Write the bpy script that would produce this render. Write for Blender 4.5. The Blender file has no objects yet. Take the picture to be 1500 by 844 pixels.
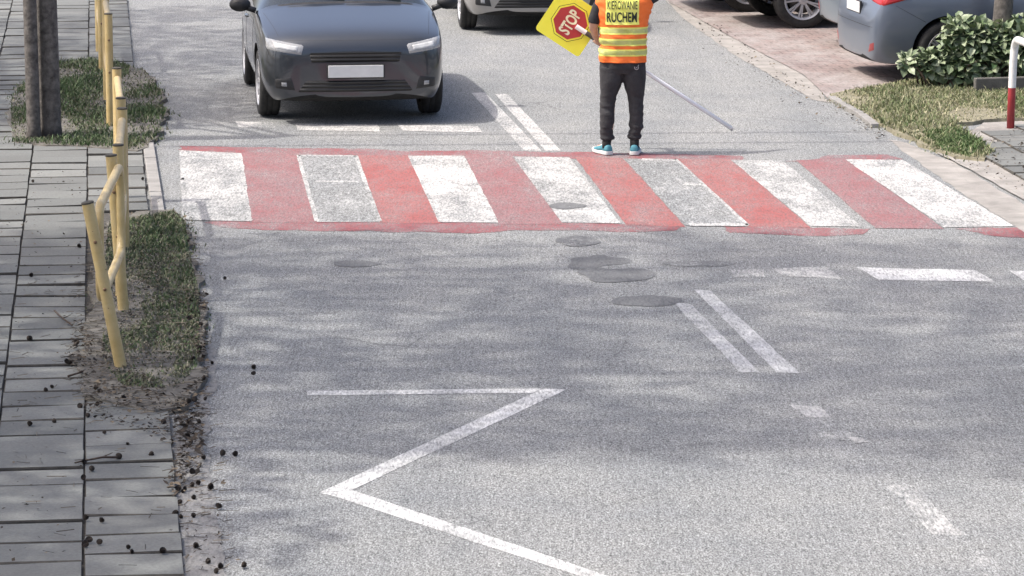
import bpy, bmesh, math, random
from mathutils import Vector, Matrix, noise
from mathutils.bvhtree import BVHTree

rnd = random.Random(7)
scene = bpy.context.scene
C = scene.collection

# ------------------------------------------------------------------ camera, sky, sun, exposure
PITCH = math.radians(10.0)
F = 5229.0            # focal length in pixels of the 1500 px wide photograph
HC = 4.327            # camera height
cd = bpy.data.cameras.new('camera')
cd.sensor_width = 36.0
cd.lens = 36.0 * F / 1500.0
cd.clip_start = 0.5
cd.clip_end = 3000.0
cam = bpy.data.objects.new('camera', cd)
C.objects.link(cam)
cam.location = (0, 0, HC)
cam.rotation_euler = (math.pi / 2 - PITCH, 0, 0)
scene.camera = cam

SUN_EL = math.radians(57.0)
TRAVEL = Vector((1.0, 0.11, 0.0)).normalized()      # ground direction in which shadows fall
COT = 1.0 / math.tan(SUN_EL)
world = bpy.data.worlds.new('World')
scene.world = world
world.use_nodes = True
wn = world.node_tree
bg = wn.nodes['Background']
sky = wn.nodes.new('ShaderNodeTexSky')
sky.sky_type = 'NISHITA'
sky.sun_disc = False
sky.sun_elevation = SUN_EL
sky.sun_rotation = math.atan2(-TRAVEL.x, -TRAVEL.y)
sky.dust_density = 5.0
sky.air_density = 0.65
sky.ozone_density = 0.0
wn.links.new(sky.outputs[0], bg.inputs[0])
bg.inputs[1].default_value = 0.15
sl = bpy.data.lights.new('sun', 'SUN')
sl.energy = 2.0
sl.angle = math.radians(0.9)
sl.color = (1.0, 0.955, 0.89)
so = bpy.data.objects.new('sun', sl)
C.objects.link(so)
sdir = Vector((TRAVEL.x * math.cos(SUN_EL), TRAVEL.y * math.cos(SUN_EL), -math.sin(SUN_EL)))
so.rotation_euler = sdir.to_track_quat('-Z', 'Y').to_euler()
so.location = (-20, 20, 30)
vs = scene.view_settings
vs.view_transform = 'Standard'
vs.look = 'None'
vs.gamma = 1.0
vs.use_curve_mapping = False
vs.exposure = 1.03

# ------------------------------------------------------------------ helpers
def G(px, py, z=0.0):
    """ground point seen at pixel (px, py) of the 1500x844 photograph"""
    u = (px - 750.0) / F
    v = (py - 422.0) / F
    d = Vector((u, math.cos(PITCH) - v * math.sin(PITCH), -math.sin(PITCH) - v * math.cos(PITCH)))
    t = (z - HC) / d.z
    return Vector((d.x * t, d.y * t, z))

def xat(px, D, z=0.0):
    """X of pixel column px at ground distance D and height z"""
    depth = D * math.cos(PITCH) + (HC - z) * math.sin(PITCH)
    return (px - 750.0) * depth / F

def tag(o, label=None, cat=None, group=None, kind=None):
    if label: o['label'] = label
    if cat: o['category'] = cat
    if group: o['group'] = group
    if kind: o['kind'] = kind
    return o

def empty(name, loc=(0, 0, 0), rz=0.0):
    o = bpy.data.objects.new(name, None)
    o.empty_display_size = 0.2
    o.location = loc
    o.rotation_euler = (0, 0, rz)
    C.objects.link(o)
    return o

def link(name, me, m=None, parent=None):
    if m is not None and len(me.materials) == 0:
        me.materials.append(m)
    o = bpy.data.objects.new(name, me)
    C.objects.link(o)
    if parent: o.parent = parent
    return o

def copy_tree(o, parent=None):
    c = o.copy()
    C.objects.link(c)
    if parent: c.parent = parent
    for ch in list(o.children):
        copy_tree(ch, c)
    return c

def frame_for(d):
    d = d.normalized()
    a = Vector((0, 0, 1)) if abs(d.z) < 0.95 else Vector((0, 1, 0))
    x = a.cross(d).normalized()
    return x, d.cross(x).normalized()

class MB:
    def __init__(s):
        s.v = []; s.f = []; s.mi = []; s.tone = []
    def face(s, pts, mi=0, tone=0.0):
        b = len(s.v)
        s.v += [tuple(p) for p in pts]
        s.f.append(tuple(range(b, b + len(pts)))); s.mi.append(mi); s.tone.append(tone)
    def rings(s, rings, cap=True, closed=True, mi=0, tone=0.0):
        b = len(s.v); n = len(rings[0])
        for r in rings: s.v += [tuple(p) for p in r]
        for i in range(len(rings) - 1):
            for j in range(n if closed else n - 1):
                k = (j + 1) % n
                s.f.append((b + i*n + j, b + i*n + k, b + (i+1)*n + k, b + (i+1)*n + j)); s.mi.append(mi); s.tone.append(tone)
        if cap:
            s.f.append(tuple(b + j for j in reversed(range(n)))); s.mi.append(mi); s.tone.append(tone)
            s.f.append(tuple(b + (len(rings)-1)*n + j for j in range(n))); s.mi.append(mi); s.tone.append(tone)
    def tube(s, pts, rad, n=10, cap=True, mi=0, tone=0.0):
        pts = [Vector(p) for p in pts]
        if not isinstance(rad, (list, tuple)): rad = [rad] * len(pts)
        rr = []; px = None
        for i, p in enumerate(pts):
            d = (pts[min(i+1, len(pts)-1)] - pts[max(i-1, 0)])
            d.normalize()
            if px is None: x, y = frame_for(d)
            else:
                x = (px - d * px.dot(d)).normalized(); y = d.cross(x).normalized()
            px = x
            rr.append([p + x * (rad[i] * math.cos(2*math.pi*j/n)) + y * (rad[i] * math.sin(2*math.pi*j/n)) for j in range(n)])
        s.rings(rr, cap, mi=mi, tone=tone)
    def box(s, c, sx, sy, sz, bev=0.0, R=None, mi=0, tone=0.0):
        bm = bmesh.new()
        bmesh.ops.create_cube(bm, size=1.0, matrix=Matrix.Diagonal((sx, sy, sz, 1)))
        if bev > 0: bmesh.ops.bevel(bm, geom=list(bm.edges), offset=bev, segments=2, affect='EDGES', profile=0.5)
        M = Matrix.Translation(c)
        if R is not None: M = M @ R.to_4x4()
        s.add_bm(bm, M, mi, tone)
    def add_bm(s, bm, M=None, mi=0, tone=0.0):
        if M is not None: bm.transform(M)
        bm.verts.ensure_lookup_table(); bm.verts.index_update()
        b = len(s.v)
        s.v += [tuple(v.co) for v in bm.verts]
        for f in bm.faces:
            s.f.append(tuple(b + v.index for v in f.verts)); s.mi.append(mi); s.tone.append(tone)
        bm.free()
    def lathe(s, prof, axis='z', n=32, mi=0, M=None, cap=True):
        """prof: list of (radius, height)"""
        rr = []
        for r, h in prof:
            ring = []
            for j in range(n):
                a = 2 * math.pi * j / n
                p = Vector((r * math.cos(a), r * math.sin(a), h))
                if axis == 'y': p = Vector((p.x, p.z, -p.y))
                if M is not None: p = M @ p
                ring.append(p)
            rr.append(ring)
        s.rings(rr, cap=cap, mi=mi)
    def sphere(s, c, rx, ry, rz, seg=16, R=None):
        bm = bmesh.new()
        bmesh.ops.create_uvsphere(bm, u_segments=seg, v_segments=max(6, seg // 2), radius=1.0)
        M = Matrix.Translation(c)
        if R is not None: M = M @ R.to_4x4()
        s.add_bm(bm, M @ Matrix.Diagonal((rx, ry, rz, 1)))
    def mesh(s, name, mats, smooth=True, tone=False):
        me = bpy.data.meshes.new(name)
        me.from_pydata(s.v, [], s.f)
        for m in (mats if isinstance(mats, (list, tuple)) else [mats]): me.materials.append(m)
        me.polygons.foreach_set('material_index', s.mi)
        if smooth: me.polygons.foreach_set('use_smooth', [True] * len(s.f))
        if tone:
            a = me.attributes.new('tone', 'FLOAT', 'FACE')
            a.data.foreach_set('value', s.tone)
        me.update()
        return me
    def build(s, name, mats, parent=None, smooth=True, tone=False, sharp=None):
        me = s.mesh(name, mats, smooth, tone)
        o = link(name, me, None, parent)
        if sharp is not None and smooth:
            me.set_sharp_from_angle(angle=math.radians(sharp))
        return o

def evaluated(o):
    dg = bpy.context.evaluated_depsgraph_get()
    me = bpy.data.meshes.new_from_object(o.evaluated_get(dg))
    return me

def remesh(me, voxel, smooth_it=4, name='tmp'):
    o = bpy.data.objects.new(name, me); C.objects.link(o)
    m = o.modifiers.new('r', 'REMESH'); m.mode = 'VOXEL'; m.voxel_size = voxel; m.use_smooth_shade = True
    if smooth_it:
        s = o.modifiers.new('s', 'SMOOTH'); s.iterations = smooth_it; s.factor = 0.5
    out = evaluated(o)
    bpy.data.objects.remove(o)
    return out

# ------------------------------------------------------------------ materials
class NT:
    def __init__(s, name):
        s.m = bpy.data.materials.new(name); s.m.use_nodes = True
        s.t = s.m.node_tree; s.b = s.t.nodes['Principled BSDF']
    def n(s, typ, **kw):
        nd = s.t.nodes.new(typ)
        for k, v in kw.items(): setattr(nd, k, v)
        return nd
    def l(s, a, b): s.t.links.new(a, b)
    def coords(s, scale=(1, 1, 1), rz=0.0, obj=True):
        tc = s.n('ShaderNodeTexCoord')
        mp = s.n('ShaderNodeMapping')
        mp.inputs['Scale'].default_value = scale
        mp.inputs['Rotation'].default_value = (0, 0, rz)
        s.l(tc.outputs['Object'], mp.inputs[0])
        return mp.outputs[0]
    def noise(s, co, scale, detail=3.0, rough=0.6, dist=0.0):
        nd = s.n('ShaderNodeTexNoise')
        nd.inputs['Scale'].default_value = scale; nd.inputs['Detail'].default_value = detail
        nd.inputs['Roughness'].default_value = rough; nd.inputs['Distortion'].default_value = dist
        if co is not None: s.l(co, nd.inputs['Vector'])
        return nd.outputs[0]
    def ramp(s, fac, stops, interp='LINEAR'):
        r = s.n('ShaderNodeValToRGB'); r.color_ramp.interpolation = interp
        e = r.color_ramp.elements
        while len(e) < len(stops): e.new(0.5)
        for i, (p, c) in enumerate(stops):
            e[i].position = p
            if not isinstance(c, (tuple, list)): c = (c, c, c)
            e[i].color = (c[0], c[1], c[2], 1)
        s.l(fac, r.inputs[0])
        return r.outputs[0]
    def mix(s, fac, a, b, mode='MIX'):
        x = s.n('ShaderNodeMix', data_type='RGBA', blend_type=mode)
        for sock, v in ((x.inputs[0], fac), (x.inputs[6], a), (x.inputs[7], b)):
            if isinstance(v, (int, float)): sock.default_value = v
            elif isinstance(v, (tuple, list)): sock.default_value = (v[0], v[1], v[2], 1)
            else: s.l(v, sock)
        return x.outputs[2]
    def math(s, op, a, b=0.0):
        x = s.n('ShaderNodeMath', operation=op)
        for sock, v in ((x.inputs[0], a), (x.inputs[1], b)):
            if isinstance(v, (int, float)): sock.default_value = v
            else: s.l(v, sock)
        return x.outputs[0]
    def bump(s, h, strength=0.4, dist=0.01):
        b = s.n('ShaderNodeBump'); b.inputs['Strength'].default_value = strength; b.inputs['Distance'].default_value = dist
        s.l(h, b.inputs['Height']); s.l(b.outputs[0], s.b.inputs['Normal'])
    def color(s, c):
        if isinstance(c, (tuple, list)): s.b.inputs['Base Color'].default_value = (c[0], c[1], c[2], 1)
        else: s.l(c, s.b.inputs['Base Color'])
    def set(s, **kw):
        for k, v in kw.items():
            s.b.inputs[k.replace('_', ' ')].default_value = v

def asphalt_nodes(N):
    """worn light grey asphalt: returns colour and height sockets"""
    f1 = N.noise(N.coords((1.0, 0.32, 1.0), 0.14), 105.0, 2.0, 0.75)
    f2 = N.noise(N.coords((1.0, 0.24, 1.0), 0.14), 52.0, 2.0, 0.65)
    co = N.coords()
    m1 = N.noise(co, 1.3, 4.0, 0.6)
    m2 = N.noise(N.coords((0.9, 0.10, 1), 0.14), 1.0, 4.0, 0.62, 0.4)
    c1 = N.ramp(f1, [(0.28, 0.22), (0.42, 0.72), (0.52, 1.06), (0.66, 1.7)])
    c2 = N.ramp(f2, [(0.30, 0.56), (0.45, 0.95), (0.6, 1.08), (0.72, 1.32)])
    c3 = N.ramp(m1, [(0.3, (0.90, 0.90, 0.92)), (0.7, (1.10, 1.08, 1.06))])
    c4 = N.ramp(m2, [(0.3, (0.86, 0.88, 0.89)), (0.7, (1.12, 1.11, 1.09))])
    x = N.mix(1.0, (0.214, 0.221, 0.220), c1, 'MULTIPLY')
    f3 = N.noise(N.coords((1.0, 0.07, 1.0), 0.14), 36.0, 2.0, 0.65)
    x = N.mix(1.0, x, N.ramp(f3, [(0.28, 0.84), (0.5, 1.0), (0.72, 1.12)]), 'MULTIPLY')
    x = N.mix(1.0, x, c2, 'MULTIPLY'); x = N.mix(1.0, x, c3, 'MULTIPLY'); x = N.mix(1.0, x, c4, 'MULTIPLY')
    # fine hairline cracks
    vo = N.n('ShaderNodeTexVoronoi', feature='DISTANCE_TO_EDGE'); vo.inputs['Scale'].default_value = 0.9
    wob = N.mix(0.12, co, N.ramp(N.noise(co, 2.2, 4.0), [(0.0, 0.0), (1.0, 1.0)]), 'ADD')
    N.l(wob, vo.inputs['Vector'])
    cr = N.ramp(vo.outputs['Distance'], [(0.0, 1.0), (0.006, 0.0)])
    cm = N.ramp(N.noise(co, 0.7, 2.0), [(0.52, 0.0), (0.62, 1.0)])
    k = N.math('MULTIPLY', cr, cm)
    k = N.math('MULTIPLY', k, 0.55)
    x = N.mix(k, x, (0.05, 0.05, 0.05))
    return x, f1

def m_asphalt():
    N = NT('asphalt')
    c, h = asphalt_nodes(N)
    # dusty, paler band towards the right-hand edge of the street and its verge dirt is in the noise
    N.color(c); N.set(Roughness=0.92); N.bump(h, 0.5, 0.004)
    return N.m

def m_paint(name, col, wear, scale=9.0, soft=0.08):
    """road paint worn through to the asphalt; wear 0..1 is how much is gone"""
    N = NT(name)
    a, h = asphalt_nodes(N)
    co = N.coords((1.0, 0.5, 1.0), 0.14)
    n1 = N.noise(co, scale, 5.0, 0.72, 0.3)
    n2 = N.noise(N.coords((1.0, 0.2, 1.0), 0.14), 60.0, 2.0, 0.75)
    n3 = N.noise(N.coords((1.0, 0.45, 1.0), 0.14), 1.7, 3.0, 0.6)
    s = N.math('ADD', N.math('MULTIPLY', n1, 0.36), N.math('MULTIPLY', n2, 0.27))
    s = N.math('ADD', s, N.math('MULTIPLY', n3, 0.37))
    t = 0.36 + 0.28 * wear
    k = N.ramp(s, [(t - soft, 0.0), (t + soft, 1.0)])
    pc = N.mix(1.0, col, N.ramp(n2, [(0.28, 0.5), (0.45, 0.92), (0.65, 1.22)]), 'MULTIPLY')
    N.color(N.mix(k, a, pc)); N.set(Roughness=0.85); N.bump(h, 0.35, 0.003)
    return N.m

def m_noise(name, c0, c1, scale=6.0, rough=0.8, bump=0.0, spec=0.5, detail=5.0, bscale=None, metallic=0.0):
    N = NT(name)
    co = N.coords()
    n = N.noise(co, scale, detail, 0.65)
    N.color(N.ramp(n, [(0.3, c0), (0.7, c1)]))
    N.set(Roughness=rough, Metallic=metallic); N.b.inputs['Specular IOR Level'].default_value = spec
    if bump: N.bump(N.noise(co, bscale or scale * 4, 4.0, 0.6), bump, 0.01)
    return N.m

def m_tone(name, stops, rough=0.85, nscale=20.0, namp=0.25, trans=0.0, bump=0.0, dirt=None):
    """colour picked per face from the 'tone' attribute"""
    N = NT(name)
    at = N.n('ShaderNodeAttribute'); at.attribute_name = 'tone'
    c = N.ramp(at.outputs['Fac'], stops)
    co = N.coords()
    n = N.noise(co, nscale, 5.0, 0.7)
    c = N.mix(1.0, c, N.ramp(n, [(0.25, 1.0 - namp), (0.75, 1.0 + namp)]), 'MULTIPLY')
    if dirt:
        d = N.ramp(N.noise(co, 1.1, 5.0, 0.65), [(0.45, 0.0), (0.7, 1.0)])
        d = N.math('MULTIPLY', d, dirt[1])
        c = N.mix(d, c, dirt[0])
    N.color(c); N.set(Roughness=rough)
    if bump: N.bump(n, bump, 0.004)
    return N.m

def m_car(name, col, rough=0.25, dust=0.18, coat=0.8, metallic=0.3):
    N = NT(name)
    co = N.coords()
    n = N.noise(co, 5.0, 5.0, 0.7)
    sep = N.n('ShaderNodeSeparateXYZ'); N.l(co, sep.inputs[0])
    low = N.ramp(sep.outputs['Z'], [(0.15, 1.0), (0.6, 0.12)])
    k = N.math('MULTIPLY', N.math('MULTIPLY', n, low), dust * 2.2)
    N.color(N.mix(k, col, (0.26, 0.24, 0.22)))
    N.set(Roughness=rough, Metallic=metallic); N.b.inputs['Coat Weight'].default_value = coat
    N.b.inputs['Coat Roughness'].default_value = 0.06
    return N.m

ASPH = m_asphalt()
WHITE_A = m_paint('road_paint_white_fresh', (0.47, 0.462, 0.445), 0.40, 4.0)
WHITE_B = m_paint('road_paint_white_worn', (0.46, 0.455, 0.44), 0.54, 4.0)
WHITE_C = m_paint('road_paint_white_faded', (0.42, 0.42, 0.41), 0.86, 8.0)
WHITE_D = m_paint('road_paint_white_thin', (0.46, 0.465, 0.47), 0.42, 9.0, 0.14)
WHITE_Z = m_paint('road_paint_white_zigzag', (0.56, 0.56, 0.55), 0.33, 9.0, 0.12)
RED_P = m_paint('road_paint_red_edge', (0.22, 0.070, 0.075), 0.36, 4.0, 0.10)
RED_S = m_paint('road_paint_red', (0.275, 0.082, 0.076), 0.16, 4.0, 0.18)
RED_W = m_paint('road_paint_red_faded', (0.24, 0.080, 0.084), 0.30, 4.0, 0.2)
PATCH = m_paint('tar_patch', (0.125, 0.128, 0.130), 0.30, 6.0, 0.05)
SLAB = m_tone('concrete_slab', [(0.0, (0.105, 0.111, 0.108)), (0.5, (0.147, 0.154, 0.148)), (1.0, (0.195, 0.201, 0.19))], 0.9, 55.0, 0.28, bump=0.3, dirt=((0.105, 0.10, 0.092), 0.35))
JOINT = m_noise('joint_soil', (0.042, 0.040, 0.036), (0.095, 0.088, 0.076), 14.0, 1.0, 0.4)
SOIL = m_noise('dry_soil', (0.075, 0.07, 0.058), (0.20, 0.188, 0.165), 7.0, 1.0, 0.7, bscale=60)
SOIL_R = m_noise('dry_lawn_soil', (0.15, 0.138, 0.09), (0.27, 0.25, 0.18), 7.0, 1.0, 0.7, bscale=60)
CONC = m_noise('pale_concrete', (0.20, 0.195, 0.185), (0.31, 0.30, 0.285), 5.0, 0.9, 0.4, bscale=70)
DUST = m_noise('dusty_gutter', (0.20, 0.19, 0.175), (0.36, 0.34, 0.315), 3.0, 0.95, 0.5, bscale=80)

def m_pavers():
    N = NT('pink_block_paving')
    co = N.coords((1, 1, 1), math.radians(-8))
    br = N.n('ShaderNodeTexBrick')
    br.inputs['Scale'].default_value = 1.0
    br.inputs['Brick Width'].default_value = 0.22; br.inputs['Row Height'].default_value = 0.21
    br.inputs['Mortar Size'].default_value = 0.012; br.inputs['Mortar Smooth'].default_value = 0.3
    br.inputs['Color1'].default_value = (0.245, 0.185, 0.170, 1); br.inputs['Color2'].default_value = (0.20, 0.160, 0.152, 1)
    br.inputs['Mortar'].default_value = (0.12, 0.10, 0.09, 1)
    N.l(co, br.inputs['Vector'])
    d = N.ramp(N.noise(N.coords((1, 0.5, 1)), 1.6, 6.0, 0.7), [(0.42, 0.0), (0.62, 0.85)])
    c = N.mix(d, br.outputs['Color'], (0.315, 0.292, 0.278))
    n = N.noise(N.coords((1, 0.5, 1)), 40.0, 3.0, 0.7)
    c = N.mix(1.0, c, N.ramp(n, [(0.3, 0.75), (0.7, 1.2)]), 'MULTIPLY')
    N.color(c); N.set(Roughness=0.9)
    N.bump(br.outputs['Fac'], -0.4, 0.006)
    return N.m
PAVER = m_pavers()

# ------------------------------------------------------------------ the ground, road and pavements
def sheet(name, pts, z, m, jitter=0.0, step=0.15, kind='structure', smooth=False, skirt=0.0):
    """flat sheet from ground points, its outline roughened"""
    if jitter > 0:
        out = []
        for i, p in enumerate(pts):
            q = pts[(i + 1) % len(pts)]
            n = max(1, int((q - p).length / step))
            for k in range(n):
                r = p.lerp(q, k / n)
                nv = noise.noise_vector(Vector((r.x * 3.1, r.y * 3.1, z * 50)))
                nv2 = noise.noise_vector(Vector((r.x * 11.0, r.y * 11.0, 5 + z * 50)))
                out.append(r + Vector((nv.x, nv.y * 1.6, 0)) * jitter + Vector((nv2.x, nv2.y, 0)) * jitter * 0.5)
        pts = out
    mb = MB(); mb.face([(p.x, p.y, z) for p in pts])
    if skirt:
        c = sum(pts, Vector()) / len(pts); n = len(pts)
        low = [p + (p - c).normalized() * 0.012 for p in pts]
        for i in range(n):
            j = (i + 1) % n
            mb.face([(low[i].x, low[i].y, -0.002), (low[j].x, low[j].y, -0.002), (pts[j].x, pts[j].y, z), (pts[i].x, pts[i].y, z)])
    o = mb.build(name, m, smooth=False)
    o['kind'] = kind
    return o

def px_poly(pp): return [G(x, y) for x, y in pp]

def quad(name, pp, z, m, jit=0.0):
    return sheet(name, px_poly(pp), z, m, jit, 0.035)

# one big asphalt sheet out to the horizon
sheet('road', [Vector((-900, -300, 0)), Vector((900, -300, 0)), Vector((900, 1800, 0)), Vector((-900, 1800, 0))], 0.0, ASPH)

# left pavement: bed of dirty joints, concrete slabs laid on it
TH = math.radians(6.6)                      # the street runs a little to the left
U = Vector((-math.sin(TH), math.cos(TH), 0)); W = Vector((math.cos(TH), math.sin(TH), 0))
B0 = G(126, 470)                            # a point on the second joint line from the road
edge_px = [(262, 900), (250, 640), (238, 315), (225, 215), (206, 95), (192, 0), (185, -40)]
bed = [B0 + W * 0.478 + U * t for t in (-12, -8, -4, 0, 4, 8, 12, 16, 20, 25, 30)]
bed = bed + [Vector((-6, 60, 0)), Vector((-14, 60, 0)), Vector((-12, 8, 0))]
sheet('pavement_bed', bed, 0.006, JOINT, 0.02)
SL = 0.485; RU = 0.41
VY0, VY1 = G(200, 606).y, G(200, 318).y
def inside_px(p): return VY0 < p.y < VY1
mb = MB()
def slab(cx, cy, wx, wy, z, gap=0.010):
    c = B0 + W * cx + U * cy
    hx, hy = wx / 2 - gap * (0.2 + rnd.random() * 0.6), wy / 2 - gap * (0.7 + rnd.random() * 1.7)
    tx, ty = rnd.gauss(0, 0.010), rnd.gauss(0, 0.011)
    ra = rnd.gauss(0, 0.006); ca, sa = math.cos(ra), math.sin(ra)
    tone = min(1, max(0, rnd.gauss(0.5, 0.2)))
    def P(a, b, dz):
        a, b = a * ca - b * sa, a * sa + b * ca
        q = c + W * a + U * b
        return (q.x, q.y, z + a * tx + b * ty + dz)
    e = 0.006
    f0, f1 = rnd.uniform(0.0, 0.013) * rnd.choice((1, 1, .2)), rnd.uniform(0.0, 0.011) * rnd.choice((1, .5, .1))
    e = rnd.uniform(0.001, 0.005)
    top = [P(-hx+e, -hy+f0, 0), P(hx-e, -hy+f0, 0), P(hx-e, hy-f1, 0), P(-hx+e, hy-f1, 0)]
    mid = [P(-hx, -hy, -0.008), P(hx, -hy, -0.008), P(hx, hy, -0.008), P(-hx, hy, -0.008)]
    bot = [P(-hx, -hy, -0.05), P(hx, -hy, -0.05), P(hx, hy, -0.05), P(-hx, hy, -0.05)]
    mb.face(top, tone=tone)
    for a, b in ((mid, top), (bot, mid)):
        for i in range(4):
            j = (i + 1) % 4
            mb.face([a[i], a[j], b[j], b[i]], mi=1, tone=tone)
for r in range(-24, 60):
    for k in range(-24, 2):
        if k == 1:
            if not (-10 <= r <= 2 or r >= 10): pass
        if k == 1 and inside_px(B0 + W * ((k - 0.5) * SL) + U * ((r + 0.5) * RU)): continue
        off = rnd.gauss(0, 0.004) + (0.11 if k % 2 else 0.0)
        p = B0 + W * ((k - 0.5) * SL + off) + U * ((r + 0.5) * SL)
        slab((k - 0.5) * SL, (r + 0.5) * RU + off, SL, RU, 0.030 + rnd.gauss(0, 0.003))
o = mb.build('pavement', [SLAB, JOINT], smooth=False, tone=True); o['kind'] = 'structure'

# flush kerb of the left pavement at the crossing
def strip(name, a, b, w, z, m, h=0.03):
    a, b = Vector(a), Vector(b)
    d = (b - a).normalized(); s = Vector((-d.y, d.x, 0))
    n = max(1, int((b - a).length / 1.0)); mb2 = MB()
    for i in range(n):
        p, q = a.lerp(b, i / n) + d * 0.006, a.lerp(b, (i + 1) / n) - d * 0.006
        c = (p + q) / 2; L = (q - p).length
        R = Matrix.Rotation(math.atan2(d.y, d.x), 3, 'Z')
        mb2.box(Vector((c.x, c.y, z - h / 2 + rnd.gauss(0, 0.002))), L, w, h, 0.006, R)
    o = mb2.build(name, m, smooth=False); o['kind'] = 'structure'
    return o
k0, k1 = G(232, 314), G(217, 214)
strip('kerb', k0, k1, 0.10, 0.036, CONC)

# verges on the left: bare soil with thin grass
verge_a = [(150, 332), (200, 318), (255, 314), (272, 330), (283, 390), (297, 440), (300, 520), (296, 570), (268, 606), (232, 612), (190, 600), (150, 596), (112, 568), (118, 520), (136, 470), (138, 400)]
verge_b = [(18, 215), (16, 150), (30, 133), (60, 118), (88, 96), (130, 93), (172, 97), (212, 108), (236, 140), (242, 170), (236, 198), (222, 214), (204, 226), (150, 222), (90, 219)]
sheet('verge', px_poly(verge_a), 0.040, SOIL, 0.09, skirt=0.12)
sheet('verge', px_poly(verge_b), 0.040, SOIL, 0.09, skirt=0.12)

# right-hand side: dusty gutter, parking bay of pink blocks, dry lawn, slab pavement
gut = [(955, -30), (975, 0), (1000, 27), (1080, 84), (1124, 108), (1190, 146), (1215, 151), (1196, 128), (1176, 110), (1106, 74), (1040, 38), (980, 4), (965, -30)]
sheet('gutter', px_poly(gut), 0.0045, DUST, 0.02)
bay = px_poly([(965, -30), (980, 4), (1040, 38), (1106, 74), (1176, 110), (1196, 128), (1215, 148)]) 
bay = bay + [G(1260, 134), G(1330, 116)] + [Vector((16, 38, 0)), Vector((16, 70, 0)), Vector((-2, 70, 0))]
sheet('parking_bay', bay, 0.010, PAVER, 0.0)
lawn = [(1214, 145), (1236, 139), (1290, 131), (1345, 122), (1420, 118), (1500, 116), (1640, 112), (1640, 172), (1500, 178), (1440, 181), (1398, 187), (1420, 203), (1456, 228), (1440, 238), (1404, 236), (1372, 226), (1340, 208), (1300, 192), (1262, 170)]
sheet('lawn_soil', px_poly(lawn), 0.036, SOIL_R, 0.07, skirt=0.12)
side = [G(1372, 226), G(1440, 182), G(1640, 172)] + [Vector((12, 33, 0)), Vector((12, 18, 0)), G(1800, 470), G(1620, 360), G(1500, 296), G(1420, 250)]
sheet('side_pavement_bed', side, 0.014, DUST, 0.015)
mb = MB()
from mathutils.geometry import intersect_point_tri_2d
def inside(p, poly):
    c = False; n = len(poly); j = n - 1
    for i in range(n):
        a, b = poly[i], poly[j]
        if (a.y > p.y) != (b.y > p.y) and p.x < (b.x - a.x) * (p.y - a.y) / (b.y - a.y) + a.x: c = not c
        j = i
    return c
sv = B0.copy(); B0 = G(1500, 230)
for r in range(-26, 12):
    for k in range(-5, 16):
        p = B0 + W * ((k - 0.5) * 0.4) + U * ((r + 0.5) * 0.4)
        if all(inside(p + W * a + U * b, side) for a in (-0.17, 0.17) for b in (-0.17, 0.17)):
            slab((k - 0.5) * 0.4, (r + 0.5) * 0.4, 0.4, 0.4, 0.034 + rnd.gauss(0, 0.003))
B0 = sv
o = mb.build('side_pavement', [SLAB, JOINT], smooth=False, tone=True); o['kind'] = 'structure'
# low lawn kerb, half sunk
kp = [G(1218, 147), G(1240, 160), G(1262, 172), G(1282, 188)]
for a, b in zip(kp[:-1], kp[1:]):
    strip('kerb', a, b, 0.08, 0.045, CONC, 0.06)
# pale concrete apron along the right edge by the crossing
sheet('apron', px_poly([(1322, 222), (1300, 204), (1330, 210), (1400, 240), (1500, 300), (1700, 400), (1700, 470), (1500, 340), (1420, 290)]), 0.0026, DUST, 0.03)
sheet('dust_strip', px_poly([(262, 345), (285, 340), (305, 440), (316, 560), (300, 640), (330, 850), (262, 860), (252, 640), (292, 600), (298, 520), (296, 440)]), 0.0042, m_paint('edge_dust', (0.21, 0.203, 0.193), 0.20, 3.0, 0.25), 0.04)

# ------------------------------------------------------------------ road markings
Z1, Z2, Z3 = 0.0020, 0.0045, 0.0060
quad('crossing_edge', [(262, 214), (330, 215), (400, 217), (520, 219), (640, 221), (760, 222), (880, 223), (1000, 226), (1086, 229), (1090, 236), (1000, 235), (880, 233), (760, 231), (640, 230), (520, 230), (400, 228), (355, 226), (262, 222)], Z1, RED_P, 0.05)
quad('crossing_edge', [(1150, 236), (1205, 233), (1214, 227), (1306, 226), (1320, 234), (1240, 236)], Z1, RED_P, 0.05)
quad('crossing_edge', [(300, 326), (400, 324), (520, 325), (640, 326), (740, 327), (826, 328), (915, 329), (1000, 330), (986, 340), (900, 340), (800, 338), (640, 341), (520, 339), (400, 338), (318, 335)], Z1, RED_P, 0.06)
quad('crossing_edge', [(1066, 332), (1190, 333), (1278, 336), (1272, 345), (1180, 346), (1076, 341)], Z1, RED_P, 0.06)
quad('crossing_edge', [(1400, 334), (1500, 334), (1640, 340), (1640, 352), (1500, 349), (1440, 346)], Z1, RED_P, 0.06)
stripes = [([(265, 221), (354, 225), (369, 324), (270, 322)], WHITE_B),
           ([(437, 228), (521, 229), (556, 325), (464, 325)], WHITE_C),
           ([(600, 229), (680, 229), (731, 327), (645, 326)], WHITE_A),
           ([(753, 230), (834, 231), (909, 328), (826, 327)], WHITE_B),
           ([(913, 233), (990, 234), (1096, 331), (1004, 331)], WHITE_C),
           ([(1071, 235), (1146, 236), (1262, 333), (1188, 332)], WHITE_B),
           ([(1238, 234), (1322, 235), (1486, 332), (1383, 334)], WHITE_A)]
for i in range(6):
    a, b = stripes[i][0], stripes[i + 1][0]
    r0 = 8 if i == 3 else 20 if i == 5 else 0          # grey asphalt shows beside the fourth and sixth bar
    quad('crossing_band', [(a[1][0] + r0, a[1][1] - 1), (b[0][0], b[0][1] - 1), (b[3][0], b[3][1] + 2), (a[2][0] + r0, a[2][1] + 2)], Z1 + 0.0012, (RED_W, RED_S, RED_W, RED_S, RED_S, RED_W)[i], 0.006)
for pp, m in stripes: quad('crossing_stripe', pp, Z2, m, 0.008)
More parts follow.
